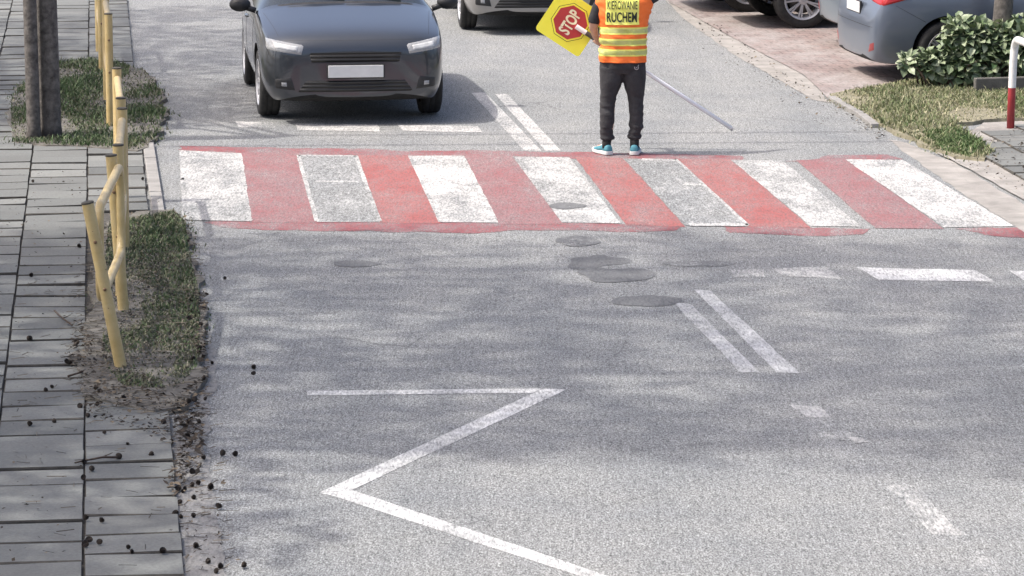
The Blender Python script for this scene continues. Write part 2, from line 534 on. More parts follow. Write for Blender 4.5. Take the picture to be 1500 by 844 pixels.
def seg(name, a, b, w, m, z=Z3):
    a, b = G(*a), G(*b); d = (b - a).normalized(); s = Vector((-d.y, d.x, 0)) * (w / 2)
    sheet(name, [a - s, b - s, b + s, a + s], z, m, 0.004, 0.08)
def lines(n, pairs, w, m):
    for a, b in pairs: seg(n, a, b, w, m)
# repainted outlines and joints of the worn bars
lines('stripe_outline', [((437, 228), (464, 325)), ((521, 229), (556, 325)), ((464, 325.5), (556, 325.5))], 0.035, WHITE_B)
lines('stripe_outline', [((437, 228.5), (521, 229.5)), ((462, 266.5), (524, 267)), ((265, 263), (357, 264)), ((270, 322), (369, 324))], 0.09, WHITE_B)
lines('stripe_outline', [((940, 234.5), (990, 235.5)), ((1002, 270), (1028, 271)), ((1010, 330), (1096, 330.5))], 0.13, WHITE_B)
lines('stripe_outline', [((990, 234), (1096, 331)), ((265, 221), (270, 322)), ((600, 229), (645, 326)), ((753, 230), (826, 327))], 0.03, WHITE_B)

quad('centre_line', [(986, 443), (1012, 446), (1113, 546), (1085, 546)], Z1, WHITE_D, 0.006)
quad('centre_line', [(1016, 424), (1040, 426), (1172, 547), (1138, 546)], Z1, WHITE_D, 0.006)
quad('centre_line', [(690, 136), (711, 136), (793, 221), (768, 221)], Z1, WHITE_A, 0.004)
quad('centre_line', [(725, 138), (743, 138), (822, 221), (799, 221)], Z1, WHITE_A, 0.004)
quad('stop_line', [(345, 178), (403, 180), (403, 188), (350, 187)], Z1, WHITE_A, 0.01)
quad('stop_line', [(432, 181), (553, 183), (557, 193), (436, 191)], Z1, WHITE_A, 0.01)
quad('stop_line', [(582, 183), (700, 185), (706, 194), (590, 192)], Z1, WHITE_A, 0.01)
quad('yield_line', [(1063, 394), (1118, 395), (1122, 407), (1076, 406)], Z1, WHITE_B, 0.012)
quad('yield_line', [(1130, 394), (1211, 391), (1235, 409), (1150, 405)], Z1, WHITE_B, 0.012)
quad('yield_line', [(1255, 392), (1428, 396), (1458, 413), (1287, 410)], Z1, WHITE_Z, 0.008)
quad('yield_line', [(1478, 397), (1650, 401), (1690, 418), (1505, 414)], Z1, WHITE_Z, 0.008)
zz = [(450, 573), (796, 569.5), (829, 571), (516, 719), (905, 849), (960, 868), (915, 868), (468, 722), (786, 575.5), (450, 579.5)]
quad('bus_stop_zigzag', [(450, 573), (797, 569.5), (780, 576), (450, 579.5)], Z1, WHITE_Z, 0.003)
quad('bus_stop_zigzag', [(797, 569.6), (829, 571), (813, 579), (516, 718), (468, 722), (782, 576)], Z1, WHITE_Z, 0.003)
quad('bus_stop_zigzag', [(516, 718.3), (700, 780), (905, 849), (960, 868), (912, 868), (852, 845), (660, 783), (492, 728), (470, 722.6)], Z1, WHITE_Z, 0.003)
quad('old_centre_line', [(1160, 594), (1204, 596), (1216, 612), (1186, 613)], Z1, WHITE_B, 0.02)
quad('old_centre_line', [(1190, 614), (1216, 613), (1262, 646), (1228, 646)], .0024, WHITE_C, 0.02)
quad('old_centre_line', [(1292, 709), (1340, 712), (1352, 730), (1316, 728)], Z1, WHITE_B, 0.02)
quad('old_centre_line', [(1322, 731), (1356, 731), (1416, 785), (1364, 783)], .0024, WHITE_B, 0.02)

quad('old_centre_line', [(1150, 583), (1162, 594), (1195, 640), (1250, 690), (1300, 712), (1262, 668), (1222, 628), (1190, 588)], .0008, WHITE_C, 0.015)
quad('old_centre_line', [(1285, 706), (1320, 745), (1368, 790), (1440, 844), (1480, 844), (1424, 790), (1366, 736), (1330, 708)], .0012, WHITE_C, 0.015)
quad('old_centre_line', [(1240, 640), (1262, 641), (1272, 648), (1252, 650)], .0030, WHITE_B, 0.02)

def blob(name, cx, cy, rx, ry, z, m):
    pts = []
    for i in range(40):
        a = 2 * math.pi * i / 40
        q = G(cx + rx * math.cos(a), cy + ry * math.sin(a))
        nv = noise.noise(Vector((q.x * 5, q.y * 2.2, 3.3)))
        c = G(cx, cy)
        pts.append(c + (q - c) * (1.12 + 0.9 * nv))
    return sheet(name, pts, z, m)
for cx, cy, rx, ry in ((837, 303, 28, 4.5), (847, 354, 34, 6.5), (875, 383, 46, 8.5), (897, 402, 46, 9.5), (1006, 387, 44, 5), (945, 440, 42, 7), (528, 387, 34, 3)):
    blob('road_patch', cx, cy, rx, ry, 0.0075 if cy < 320 else (0.0034 if cy != 383 else 0.0022), PATCH)

# ------------------------------------------------------------------ grass, litter
def rand_in(poly, n):
    xs = [p.x for p in poly]; ys = [p.y for p in poly]; out = []
    while len(out) < n:
        p = Vector((rnd.uniform(min(xs), max(xs)), rnd.uniform(min(ys), max(ys)), 0))
        if inside(p, poly): out.append(p)
    return out

def grass(name, label, poly, n, h0, h1, m, z, dry, clump=0.0, spill=0.16):
    mb = MB()
    edge = []
    for i, p in enumerate(poly):
        q = poly[(i + 1) % len(poly)]
        for k in range(max(1, int((q - p).length * 90))):
            r = p.lerp(q, rnd.random())
            if noise.noise(Vector((r.x * 2.3, r.y * 1.1, 4.0))) > -0.1: edge.append(r + Vector((rnd.gauss(0, spill * .3), rnd.gauss(0, spill * .6), 0)))
    for p in rand_in(poly, n) + edge:
        zz = z if inside(p, poly) else z * 0.4
        d = noise.noise(Vector((p.x * 1.7, p.y * 0.9, 1.0)))
        if d < clump: 
            if rnd.random() > 0.25: continue
        h = rnd.uniform(h0, h1) * (1.0 + 0.9 * d) * (1.9 if rnd.random() < .04 else 1.0); a = rnd.uniform(0, 2 * math.pi)
        w = rnd.uniform(0.0035, 0.008)
        s = Vector((math.cos(a), math.sin(a), 0)) * w
        lean = Vector((rnd.gauss(0, 0.55), rnd.gauss(0, 0.55), 0)) * h
        b = Vector((p.x, p.y, zz))
        m1 = b + lean * 0.35 + Vector((0, 0, h * 0.6)); t = b + lean + Vector((0, 0, h * 0.92))
        tone = min(1, max(0, rnd.gauss(dry - d * 0.35, 0.22)))
        mb.face([b - s, b + s, m1 + s * 0.7, m1 - s * 0.7], tone=tone)
        mb.face([m1 - s * 0.7, m1 + s * 0.7, t], tone=tone)
    o = mb.build(name, m, smooth=False, tone=True)
    return tag(o, label, 'grass', kind='stuff')
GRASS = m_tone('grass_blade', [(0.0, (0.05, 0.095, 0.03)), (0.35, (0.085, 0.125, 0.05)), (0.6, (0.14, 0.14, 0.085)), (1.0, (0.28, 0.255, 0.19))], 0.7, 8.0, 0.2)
GRASS_R = m_tone('dry_lawn_blade', [(0.0, (0.06, 0.115, 0.03)), (0.35, (0.12, 0.16, 0.06)), (0.6, (0.22, 0.225, 0.12)), (1.0, (0.40, 0.37, 0.25))], 0.7, 8.0, 0.2)  # paler, drier grass colours of the right lawn
va = px_poly(verge_a); vb = px_poly(verge_b); vl = px_poly(lawn)
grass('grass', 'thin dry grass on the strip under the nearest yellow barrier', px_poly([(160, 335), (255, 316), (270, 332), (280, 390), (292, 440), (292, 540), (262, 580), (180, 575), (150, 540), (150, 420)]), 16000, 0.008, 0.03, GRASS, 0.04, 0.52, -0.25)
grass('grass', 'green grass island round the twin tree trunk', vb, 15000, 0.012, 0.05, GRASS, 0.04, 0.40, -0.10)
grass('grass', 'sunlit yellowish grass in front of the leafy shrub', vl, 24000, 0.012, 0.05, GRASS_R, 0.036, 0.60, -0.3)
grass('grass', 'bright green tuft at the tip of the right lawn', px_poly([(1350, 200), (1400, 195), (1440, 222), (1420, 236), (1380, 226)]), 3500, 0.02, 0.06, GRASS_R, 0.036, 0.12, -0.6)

LITTER = m_tone('litter', [(0.0, (0.02, 0.016, 0.012)), (0.6, (0.06, 0.045, 0.032)), (1.0, (0.20, 0.16, 0.11))], 0.9, 30.0, 0.2)
def litter(name, label, polys, m=LITTER, z=0.012):
    mb = MB()
    for pp, n, s0, s1 in polys:
        poly = px_poly(pp)
        for p in rand_in(poly, n):
            s = rnd.uniform(s0, s1); a = rnd.uniform(0, 2 * math.pi); asp = rnd.uniform(0.25, 0.9)
            e1 = Vector((math.cos(a), math.sin(a), rnd.gauss(0, 0.3))) * s; e2 = Vector((-math.sin(a), math.cos(a), rnd.gauss(0, 0.3))) * s * asp
            c = Vector((p.x, p.y, z + abs(rnd.gauss(0, 0.006)) + s * 0.15))
            mb.face([c - e1, c - e2 * 0.9, c + e1, c + e2 + Vector((0, 0, s * 0.3))], tone=rnd.random() ** 1.5)
    o = mb.build(name, m, smooth=False, tone=True)
    return tag(o, label, 'leaf litter', kind='stuff')
litter('leaf_litter', 'dark dry leaf and needle litter along the left road edge', [
    ([(270, 440), (303, 440), (306, 560), (298, 620), (255, 640), (262, 590), (296, 560)], 500, 0.006, 0.022),
    ([(262, 620), (300, 615), (296, 700), (255, 740), (240, 720), (262, 680)], 330, 0.006, 0.028),
    ([(250, 740), (330, 700), (350, 844), (280, 844)], 60, 0.006, 0.02),
    ([(110, 470), (180, 540), (270, 600), (240, 660), (130, 620), (100, 540)], 900, 0.005, 0.02),
    ([(150, 330), (280, 320), (300, 540), (170, 560)], 700, 0.005, 0.018)], z=0.044)
litter('leaf_litter', 'dark crumbs scattered along the gutter by the parked cars', [
    ([(1000, 30), (1060, 40), (1200, 140), (1180, 150)], 160, 0.006, 0.02),
    ([(1010, 60), (1200, 130), (1270, 200), (1180, 180)], 130, 0.005, 0.018),
    ([(1200, 140), (1230, 150), (1300, 200), (1290, 210)], 120, 0.006, 0.02)])
litter('leaf_litter', 'dark litter and stand-in for twig shadows on the right slab pavement', [  # partly litter, partly twig shadows of the tree put in as dark flakes
    ([(1390, 240), (1500, 190), (1600, 220), (1600, 330), (1500, 290)], 420, 0.005, 0.022)], z=0.036)
litter('leaf_litter', 'scattered dark needles and crumbs on the left slabs', [
    ([(0, 240), (135, 240), (235, 300), (120, 844), (0, 844)], 420, 0.004, 0.014),
    ([(20, 100), (240, 95), (245, 225), (20, 225)], 260, 0.006, 0.02)], z=0.036)

def needles(name, label, polys, m):
    mb = MB()
    for pp, n, z in polys:
        for p in rand_in(px_poly(pp), n):
            a = rnd.uniform(0, math.pi); L = rnd.uniform(.02, .055); w = rnd.uniform(.0012, .0026)
            d = Vector((math.cos(a), math.sin(a), 0)); s2 = Vector((-d.y, d.x, 0)) * w; c = Vector((p.x, p.y, z + rnd.uniform(.002, .012)))
            mb.face([c - d * L - s2, c + d * L - s2, c + d * L + s2 + Vector((0, 0, .003)), c - d * L + s2 + Vector((0, 0, .003))], tone=rnd.random())
    return tag(mb.build(name, m, smooth=False, tone=True), label, 'pine needles', kind='stuff')
NEED = m_tone('pine_needles', [(0.0, (0.035, 0.026, 0.018)), (0.5, (0.09, 0.072, 0.052)), (1.0, (0.20, 0.17, 0.125))], 0.9, 30.0, 0.2)
needles('pine_needles', 'fine brown needles strewn round the foot of the nearest barrier', [
    ([(105, 440), (150, 340), (285, 330), (306, 470), (306, 610), (262, 700), (240, 640), (110, 600), (90, 540)], 1100, .042),
    ([(245, 620), (306, 560), (330, 680), (345, 844), (262, 844)], 170, .005),
    ([(20, 420), (130, 380), (250, 640), (262, 844), (20, 844)], 110, .034)], NEED)

# pine cones, each one
CONE = m_tone('pine_cone_scales', [(0.0, (0.018, 0.013, 0.010)), (1.0, (0.055, 0.04, 0.03))], 0.8, 60.0, 0.3)
def cone_mesh(r):
    mb = MB()
    R = 0.019; L = 0.026
    mb.sphere((0, 0, R * 0.8), R * 0.72, R * 0.72, L * 0.72, 10)
    mb.tone = [0.1] * len(mb.f)
    for i in range(7):
        t = -0.85 + 1.7 * i / 6
        rr = R * math.sqrt(max(0.05, 1 - t * t)); z = R * 0.8 + t * L * 0.75
        n = 8 if 0 < i < 6 else 5
        for j in range(n):
            a = 2 * math.pi * (j + 0.5 * (i % 2)) / n + r.uniform(-.1, .1)
            d = Vector((math.cos(a), math.sin(a), 0)); s = Vector((-d.y, d.x, 0))
            p = d * rr * 0.6 + Vector((0, 0, z))
            q = d * rr * 1.12 + Vector((0, 0, z + 0.006))
            w = rr * 0.42
            mb.face([p - s * w, p + s * w, q + s * w * 0.8, q - s * w * 0.8], tone=r.random())
            mb.face([p - s * w + Vector((0, 0, -.004)), q - s * w * 0.8, q + s * w * 0.8, p + s * w + Vector((0, 0, -.004))], tone=r.random() * 0.6)
    return mb.mesh('pine_cone', CONE, smooth=False, tone=True)
cone_meshes = [cone_mesh(random.Random(i)) for i in range(4)]
cones = [(x / 2.4525, 500 + y / 2.4525) for x, y in [(105,325),(190,312),(292,258),(348,252),(160,202),(185,188),(248,100),(278,30),(105,13),(345,192),(358,207),(452,228),(458,395),(422,445),(328,488),(300,515),(297,460),(370,352),(315,293),(303,667),(362,673),(313,752),(480,785),(580,787),(537,433),(610,698),(640,540),(655,548),(690,570),(650,587),(635,632),(700,478),(735,430),(695,525),(765,535),(783,607),(838,412),(796,417),(915,103),(912,127),(760,85),(697,95),(720,58),(728,163),(672,252),(700,247),(735,240),(710,297),(670,312),(585,318),(680,355),(690,372),(610,375),(712,745),(755,800),(780,835),(800,818),(870,817),(695,636),(602,665),(460,770),(360,752),(308,760),(320,745),(628,545),(662,540),(685,300),(712,520),(645,640)]]
cones += [(x / 2.345, 200 + y / 2.345) for x, y in [(110,498),(770,495),(648,383),(278,398),(100,717),(265,733),(237,800),(487,167),(115,170),(650,655),(690,675)]]
for i, (x, y) in enumerate(cones):
    p = G(x, y)
    on_slab = x < 240 and (y > 560 or x < 125)
    z = 0.032 if on_slab else 0.046 if x < 300 and y < 620 else 0.004
    o = bpy.data.objects.new('pine_cone', cone_meshes[i % 4])
    s = rnd.uniform(0.55, 0.9)
    o.scale = (s, s * rnd.uniform(0.75, 1.0), s * rnd.uniform(0.7, 1.0))
    o.rotation_euler = (rnd.uniform(-1.3, 1.3), rnd.uniform(-1.3, 1.3), rnd.uniform(0, 6.28))
    o.location = (p.x, p.y, z + 0.006 * s)
    if abs(o.rotation_euler.x) + abs(o.rotation_euler.y) > 0.9: o.location.z += 0.004
    C.objects.link(o)
    if on_slab: tag(o, 'small dark pine cone lying on the grey pavement slabs', 'pine cone', 'pine cones on the pavement slabs')
    elif x < 308: tag(o, 'small dark pine cone in the dirt and litter at the left road edge', 'pine cone', 'pine cones in the roadside dirt')
    else: tag(o, 'small dark pine cone lying out on the bare asphalt', 'pine cone', 'pine cones on the asphalt')
TWIG = m_noise('twig_bark', (0.03, 0.02, 0.015), (0.10, 0.07, 0.05), 40.0, 0.9)
for pts, lab in (([(80, 466), (92, 478), (106, 487)], 'thin crooked twig lying on the slabs left of the barrier'),
                 ([(264, 453), (285, 458), (302, 461)], 'dark twig at the edge of the grass strip beside the asphalt'),
                 ([(172, 683), (150, 684), (120, 688), (110, 691)], 'long thin twig with a cone at its end on the slabs'),
                 ([(100, 563), (112, 560), (121, 556)], 'pale short stick at the tip of the bare soil')):
    mb = MB()
    P = [G(x, y) + Vector((0, 0, 0.05 + 0.004 * math.sin(i * 2.0))) for i, (x, y) in enumerate(pts)]
    mb.tube(P, [0.007, 0.006, 0.005, 0.004][:len(P)], 6)
    mid = P[1]; mb.tube([mid, mid + Vector((0.05, 0.06, 0.012))], [0.004, 0.002], 5)
    tag(mb.build('twig', TWIG), lab, 'twig')

# ------------------------------------------------------------------ trees (most stand left of the picture and shade the street)
BARK = m_noise('grey_bark', (0.045, 0.04, 0.036), (0.17, 0.155, 0.14), 16.0, 0.95, 1.0, bscale=26)
LEAF_T = m_tone('tree_leaf', [(0.0, (0.03, 0.06, 0.02)), (0.5, (0.055, 0.095, 0.03)), (1.0, (0.10, 0.13, 0.045))], 0.7, 3.0, 0.3)
def shadow_src(X, D, h):
    """point at height h whose shadow falls on ground point (X, D)"""
    q = Vector((X, D, 0)) - TRAVEL * (COT * h)
    return Vector((q.x, q.y, h))
def tree(label, base, r0, blobs, leaf=0.21, dens=350, trunks=None, name='pine_tree'):
    base = Vector(base)
    root = empty(name, base)
    tag(root, label, 'tree', 'street trees left of the road')
    inv = Vector(base)
    cx = sum((b[0] for b in blobs), Vector()) / len(blobs)
    top = max(b[0].z for b in blobs)
    mb = MB()
    n = 9
    if trunks is None:
        axis = []
        for i in range(n):
            t = i / (n - 1)
            q = base.lerp(Vector((cx.x, cx.y, top)), t * 0.999)
            q.x = base.x + (cx.x - base.x) * t ** 1.6; q.y = base.y + (cx.y - base.y) * t ** 1.6
            q.z = top * t
            axis.append(q)
        mb.tube([a - inv for a in axis], [r0 * (1.15 if i == 0 else 1 - 0.85 * i / (n - 1)) for i in range(n)], 12)
    else:
        axis = []
        for tr in trunks:
            mb.tube([Vector(q) - inv for q, r in tr], [r for q, r in tr], 12)
            axis += [Vector(q) for q, r in tr]
    tr = mb.build('trunk', BARK, root)
    for c, rx, ry, rz, k in blobs:
        lm = MB()
        a = min(axis, key=lambda q: (q - c).length + (5 if q.z > c.z else 0) + (4 if q.z < 2.2 else 0))
        mid = a.lerp(c, 0.55) + Vector((0, 0, -0.25))
        lm.tube([a - inv, mid - inv, c - inv], [0.045, 0.03, 0.015], 6)
        for _ in range(5):
            e = c + Vector((rnd.gauss(0, .5) * rx, rnd.gauss(0, .5) * ry, rnd.gauss(0, .5) * rz))
            lm.tube([mid - inv, (mid.lerp(e, .5) + Vector((0, 0, .1))) - inv, e - inv], [0.018, 0.012, 0.006], 4)
        lm.build('limb', BARK, root)
    fm = MB()
    for c, rx, ry, rz, k in blobs:
        for _ in range(int(dens * k * rx * ry)):
            while True:
                u = Vector((rnd.uniform(-1, 1), rnd.uniform(-1, 1), rnd.uniform(-1, 1)))
                if u.length < 1: break
            if u.length > 0.75 and rnd.random() < 0.35: continue
            p = c + Vector((u.x * rx, u.y * ry, u.z * rz)) - inv
            s = leaf * rnd.uniform(0.6, 1.3)
            e1 = Vector((rnd.gauss(0, 1), rnd.gauss(0, 1), rnd.gauss(0, .6))).normalized() * s * 0.5
            e2 = e1.cross(Vector((rnd.gauss(0, 1), rnd.gauss(0, 1), rnd.gauss(0, 1)))).normalized() * s * 0.32
            fm.face([p - e1, p + e2 - e1 * .2, p + e1, p - e2 - e1 * .2], tone=rnd.random())
    fm.build('crown', LEAF_T, root, smooth=False, tone=True)
    return root

def blobs_for(spec):
    return [(shadow_src(X, D, h), rx, ry, rz, k) for X, D, h, rx, ry, rz, k in spec]
sp1 = []; sp2 = []; sp0 = []; sp3 = []
for X in (-5.3, -3.9, -2.4, -0.8, 0.9, 2.6, 4.3):
    h = 7.6 + (X + 3.9) * 0.95
    for D in (20.6, 22.3):
        sp1.append((X + rnd.uniform(-.4, .4), D + rnd.uniform(-.3, .3), h + rnd.uniform(-.5, .5), 1.25, 1.25, 0.8, 0.9 + rnd.uniform(-.25, .2)))
    if X > -2: sp1.append((X, 19.5 + rnd.uniform(-.25, .2), h, 1.1, 0.8, 0.6, 1.0))
    for D in (24.1, 26.0):
        sp2.append((X + rnd.uniform(-.4, .4), D + rnd.uniform(-.3, .15), h + rnd.uniform(-.5, .5), 1.25, 1.25, 0.8, 0.9 + rnd.uniform(-.25, .2)))
for X, D, h in ((-3.2, 18.8, 6.4), (-2.2, 19.0, 7.4), (-3.4, 17.2, 6.0), (-2.5, 17.0, 6.8), (-3.1, 15.6, 6.2), (-2.4, 15.2, 6.8), (-4.0, 18, 6.6), (-1.9, 17.6, 7.4), (-3.0, 19.8, 6.6), (-1.8, 16.2, 7.2)):
    sp0.append((X, D, h, 1.0, 1.0, 0.7, 1.0))
for X, D, h in ((-3.4, 34.2, 7.0), (-4.6, 34.2, 6.4), (-3.3, 36.0, 8.0), (-4.4, 37, 7.2), (-3.6, 38.6, 8.6), (-5, 40, 7.4), (-3.6, 41.5, 8.4), (-5.6, 36, 6.2), (-5.8, 33.6, 5.8), (-6.4, 38.5, 6.4), (-5.2, 42.5, 7.6), (-2.9, 40.0, 8.8), (-4.1, 44.0, 8.0)):
    sp3.append((X, D, h, 1.15, 1.2, 0.8, 0.9))
tree('tall pine left of the picture shading the asphalt before the crossing', (-7.0, 21.6, 0), 0.24, blobs_for(sp1))
tree('tall pine just short of the crossing on the left, out of the picture', (-7.2, 24.9, 0), 0.24, blobs_for(sp2))
tree('smaller pine nearest the camera shading the slab pavement', (-7.0, 17.0, 0), 0.18, blobs_for(sp0))
tree('pine far back on the left beyond the crossing, out of the picture', (-8.8, 38.0, 0), 0.22, blobs_for(sp3))
# twin trunk standing in the grass island
ta, tb = G(50, 209), G(75, 206)
def trk(p, r, lean):
    return [(p + Vector((lean * t, 0.10 * t, 3.4 * t + 0.0)), r * (1.18 if t == 0 else 1 - 0.12 * t)) for t in (0, 0.04, 0.12, 0.25, 0.4, 0.6, 0.8, 1.0)]
tree('grey twin trunked tree rising from the grass island by the crossing', (ta + tb) / 2, 0.1,
     blobs_for([(-3.0, 34.6, 5.2, 1.0, 1.0, .7, .9), (-3.7, 35.4, 5.8, 1.0, 1.0, .7, .9), (-4.2, 34.4, 4.8, 1.0, 0.9, .7, .9)]),
     trunks=[trk(ta, 0.064, -0.04), trk(tb, 0.098, -0.05)], name='twin_trunk_tree')

# overhead cables whose thin shadows cross the street behind the crossing
POLE_M = m_noise('weathered_wood', (0.07, 0.06, 0.05), (0.16, 0.14, 0.12), 9.0, 0.9, 0.5)
CAB = m_noise('cable_rubber', (0.02, 0.02, 0.02), (0.03, 0.03, 0.03), 9.0, 0.6)
for x, y, lab in ((-12.5, 31.4, 'wooden cable pole standing far left of the street'), (11.5, 32.6, 'wooden cable pole standing behind the right pavement')):
    r = empty('utility_pole', (x, y, 0)); tag(r, lab, 'utility pole', 'cable poles')
    mb = MB(); mb.tube([(0, 0, 0), (0, 0, 3), (0, 0, 7.3)], [0.12, 0.11, 0.09], 12); mb.build('pole', POLE_M, r)
    mb = MB(); mb.box(Vector((0, 0, 6.9)), 0.09, 1.3, 0.1, 0.01); mb.build('crossarm', POLE_M, r)
for k, (dy, dz, lab) in enumerate(((-0.25, 6.98, 'black overhead cable across the street, nearer the camera'), (0.45, 6.98, 'black overhead cable across the street, farther from the camera'))):
    mb = MB()
    mb.tube([(-12.5 + 24 * t, 31.4 + 1.2 * t + dy, dz - 0.5 * 4 * t * (1 - t)) for t in [i / 24 for i in range(25)]], 0.030, 6)
    tag(mb.build('cable', CAB), lab, 'cable', 'overhead cables')

# ------------------------------------------------------------------ yellow barriers
def m_yellow():
    N = NT('yellow_enamel')
    co = N.coords()
    n = N.noise(co, 9.0, 6.0, 0.7)
    c = N.ramp(n, [(0.3, (0.46, 0.335, 0.135)), (0.6, (0.56, 0.43, 0.205))])
    r = N.ramp(N.noise(co, 14.0, 5.0, 0.7), [(0.64, 0.0), (0.67, 1.0)])
    c = N.mix(N.ramp(N.noise(co, 6.0, 5.0, 0.75), [(0.55, 0.0), (0.7, 0.6)]), c, (0.52, 0.44, 0.27))
    N.color(N.mix(r, c, (0.10, 0.045, 0.02))); N.set(Roughness=0.38)
    N.bump(N.noise(co, 30.0, 3.0), 0.06, 0.01)
    return N.m
YEL = m_yellow()
CAPM = m_noise('dark_cap', (0.03, 0.028, 0.025), (0.08, 0.07, 0.05), 20.0, 0.7)
BOLT = m_noise('rusty_bolt', (0.12, 0.06, 0.03), (0.25, 0.16, 0.08), 60.0, 0.6)
def rounded_rect(y0, y1, z0, z1, r, n=7):
    pts = []
    for cy, cz, a0 in ((y1 - r, z1 - r, 0), (y0 + r, z1 - r, 90), (y0 + r, z0 + r, 180), (y1 - r, z0 + r, 270)):
        for i in range(n):
            a = math.radians(a0 + 90 * i / (n - 1))
            pts.append(Vector((0, cy + r * math.cos(a), cz + r * math.sin(a))))
    return pts
def closed_tube(mb, pts, rad, n=10):
    m = len(pts); rr = []
    for i in range(m):
        d = (pts[(i+1) % m] - pts[i-1]).normalized()
        x = Vector((1, 0, 0)); y = d.cross(x).normalized()
        rr.append([pts[i] + x * rad * math.cos(2*math.pi*j/n) + y * rad * math.sin(2*math.pi*j/n) for j in range(n)])
    rr.append(rr[0])
    mb.rings(rr, cap=False)
def make_barrier():
    r = empty('pedestrian_barrier')
    mp = MB(); mp.tube([(0, 0, -0.05), (0, 0, 0.2), (0, 0, 0.6), (0, 0, 1.04)], 0.037, 18); pm = mp.mesh('post', YEL)
    pm.set_sharp_from_angle(angle=math.radians(50))
    cm = MB(); cm.lathe([(0.0365, 1.036), (0.039, 1.038), (0.039, 1.047), (0.03, 1.050)], n=18); cme = cm.mesh('cap', CAPM); cme.set_sharp_from_angle(angle=math.radians(40))
    bo = MB(); bo.lathe([(0.011, 0.034), (0.011, 0.043), (0.006, 0.046)], axis='y', n=8, M=Matrix.Rotation(math.pi, 4, 'Z'))
    bme = bo.mesh('bolt', BOLT)
    for y in (0.0, 2.0):
        p = link('post', pm, None, r); p.location = (0, y, 0)
        link('cap', cme, None, p); 
        for z in (0.50, 0.80): link('bolt', bme, None, p).location = (0, 0, z)
    fm = MB(); closed_tube(fm, rounded_rect(0.07, 1.93, 0.40, 0.975, 0.13), 0.029, 12)
    link('tube_frame', fm.mesh('tube_frame', YEL), None, r)
    return r
bar = make_barrier()
def place_barrier(b, p0, p1, label):
    p0, p1 = Vector(p0), Vector(p1)
    d = p1 - p0
    b.location = (p0.x, p0.y, 0.04)
    b.rotation_euler = (0, 0, math.atan2(-d.x, d.y))
    tag(b, label, 'barrier', 'yellow barriers along the pavement')
bars = [bar] + [copy_tree(bar) for _ in range(4)]
a0, a1 = G(177, 546), G(181, 462)
place_barrier(bars[0], a0, a1, 'nearest yellow tube barrier, its front post leaning left')
L = (a1 - a0).length
for ch in bars[0].children:
    if ch.name.startswith('post'):
        if ch.location.y < 1: ch.rotation_euler = (math.radians(2), math.radians(-10.0), 0)
        else: ch.rotation_euler = (0, math.radians(-3.4), 0); ch.location.y = L
    else:
        ch.location = (-0.12, 0, 0.0); ch.rotation_euler = (0, 0, -math.radians(3.4))
def by_top(px, D): return Vector((xat(px, D, 1.05), D, 0))
place_barrier(bars[1], by_top(173, 23.98), by_top(179, 26.0), 'yellow tube barrier directly behind the nearest leaning one')
place_barrier(bars[2], by_top(177, 26.6), by_top(171, 28.6), 'yellow tube barrier ending beside the zebra crossing')
place_barrier(bars[3], G(162, 190), G(157, 150), 'first yellow barrier beyond the crossing, in the grass island')
place_barrier(bars[4], G(150, 109), G(146, 84), 'farthest yellow barrier, past the grass island')

# ------------------------------------------------------------------ red and white barrier on the right
def m_redwhite():
    N = NT('red_white_enamel')
    co = N.coords()
    sep = N.n('ShaderNodeSeparateXYZ'); N.l(co, sep.inputs[0])
    k = N.ramp(N.math('MULTIPLY', sep.outputs['Z'], 1.0), [(0.0, (0.34, 0.035, 0.04)), (0.36, (0.78, 0.77, 0.74))], 'CONSTANT')
    n = N.ramp(N.noise(co, 12.0, 5.0, 0.7), [(0.3, 0.8), (0.6, 1.0)])
    N.color(N.mix(1.0, k, n, 'MULTIPLY')); N.set(Roughness=0.4)
    return N.m
RW = m_redwhite()
q = G(1480, 190)
rb = empty('hoop_barrier', (q.x, q.y, 0.03), math.radians(8.0))
tag(rb, 'red and white tubular hoop barrier at the right picture edge', 'barrier')
pts = [Vector((0, 0, -0.05)), Vector((0.005, 0, 0.3)), Vector((0.012, 0, 0.6)), Vector((0.018, 0, 0.70))]
for i in range(1, 9):
    a = math.radians(90 * i / 8)
    pts.append(Vector((0.02, -0.12 * (1 - math.cos(a)), 0.70 + 0.12 * math.sin(a))))
for y in (-0.5, -1.0, -1.5): pts.append(Vector((0.02, y, 0.82)))
for i in range(0, 9):
    a = math.radians(90 * i / 8)
    pts.append(Vector((0.02, -1.88 - 0.12 * math.sin(a), 0.70 + 0.12 * math.cos(a))))
pts += [Vector((0.015, -2.0, 0.4)), Vector((0.01, -2.0, -0.05))]
mb = MB(); mb.tube(pts, 0.036, 16); mb.build('hoop', RW, rb)

# ------------------------------------------------------------------ shrub, its tree and the planter kerb
LEAF_S = m_tone('shrub_leaf', [(0.0, (0.06, 0.105, 0.042)), (0.5, (0.165, 0.215, 0.115)), (1.0, (0.42, 0.46, 0.32))], 0.5, 30.0, 0.15)
def leaf(mb, p, d, nrm, L, Wd, tone):
    d = d.normalized(); s = d.cross(nrm).normalized(); n = s.cross(d)
    a = [p, p + d*L*.25 + s*Wd*.5 + n*.1*L, p + d*L*.6 + s*Wd*.45 + n*.06*L, p + d*L - n*.12*L, p + d*L*.6 - s*Wd*.45 + n*.06*L, p + d*L*.25 - s*Wd*.5 + n*.1*L]
    mid1 = p + d*L*.25; mid2 = p + d*L*.6
    mb.face([a[0], a[1], mid1], tone=tone); mb.face([a[1], a[2], mid2, mid1], tone=tone); mb.face([a[2], a[3], mid2], tone=tone)
    mb.face([a[0], mid1, a[5]], tone=tone); mb.face([mid1, mid2, a[4], a[5]], tone=tone); mb.face([mid2, a[3], a[4]], tone=tone)
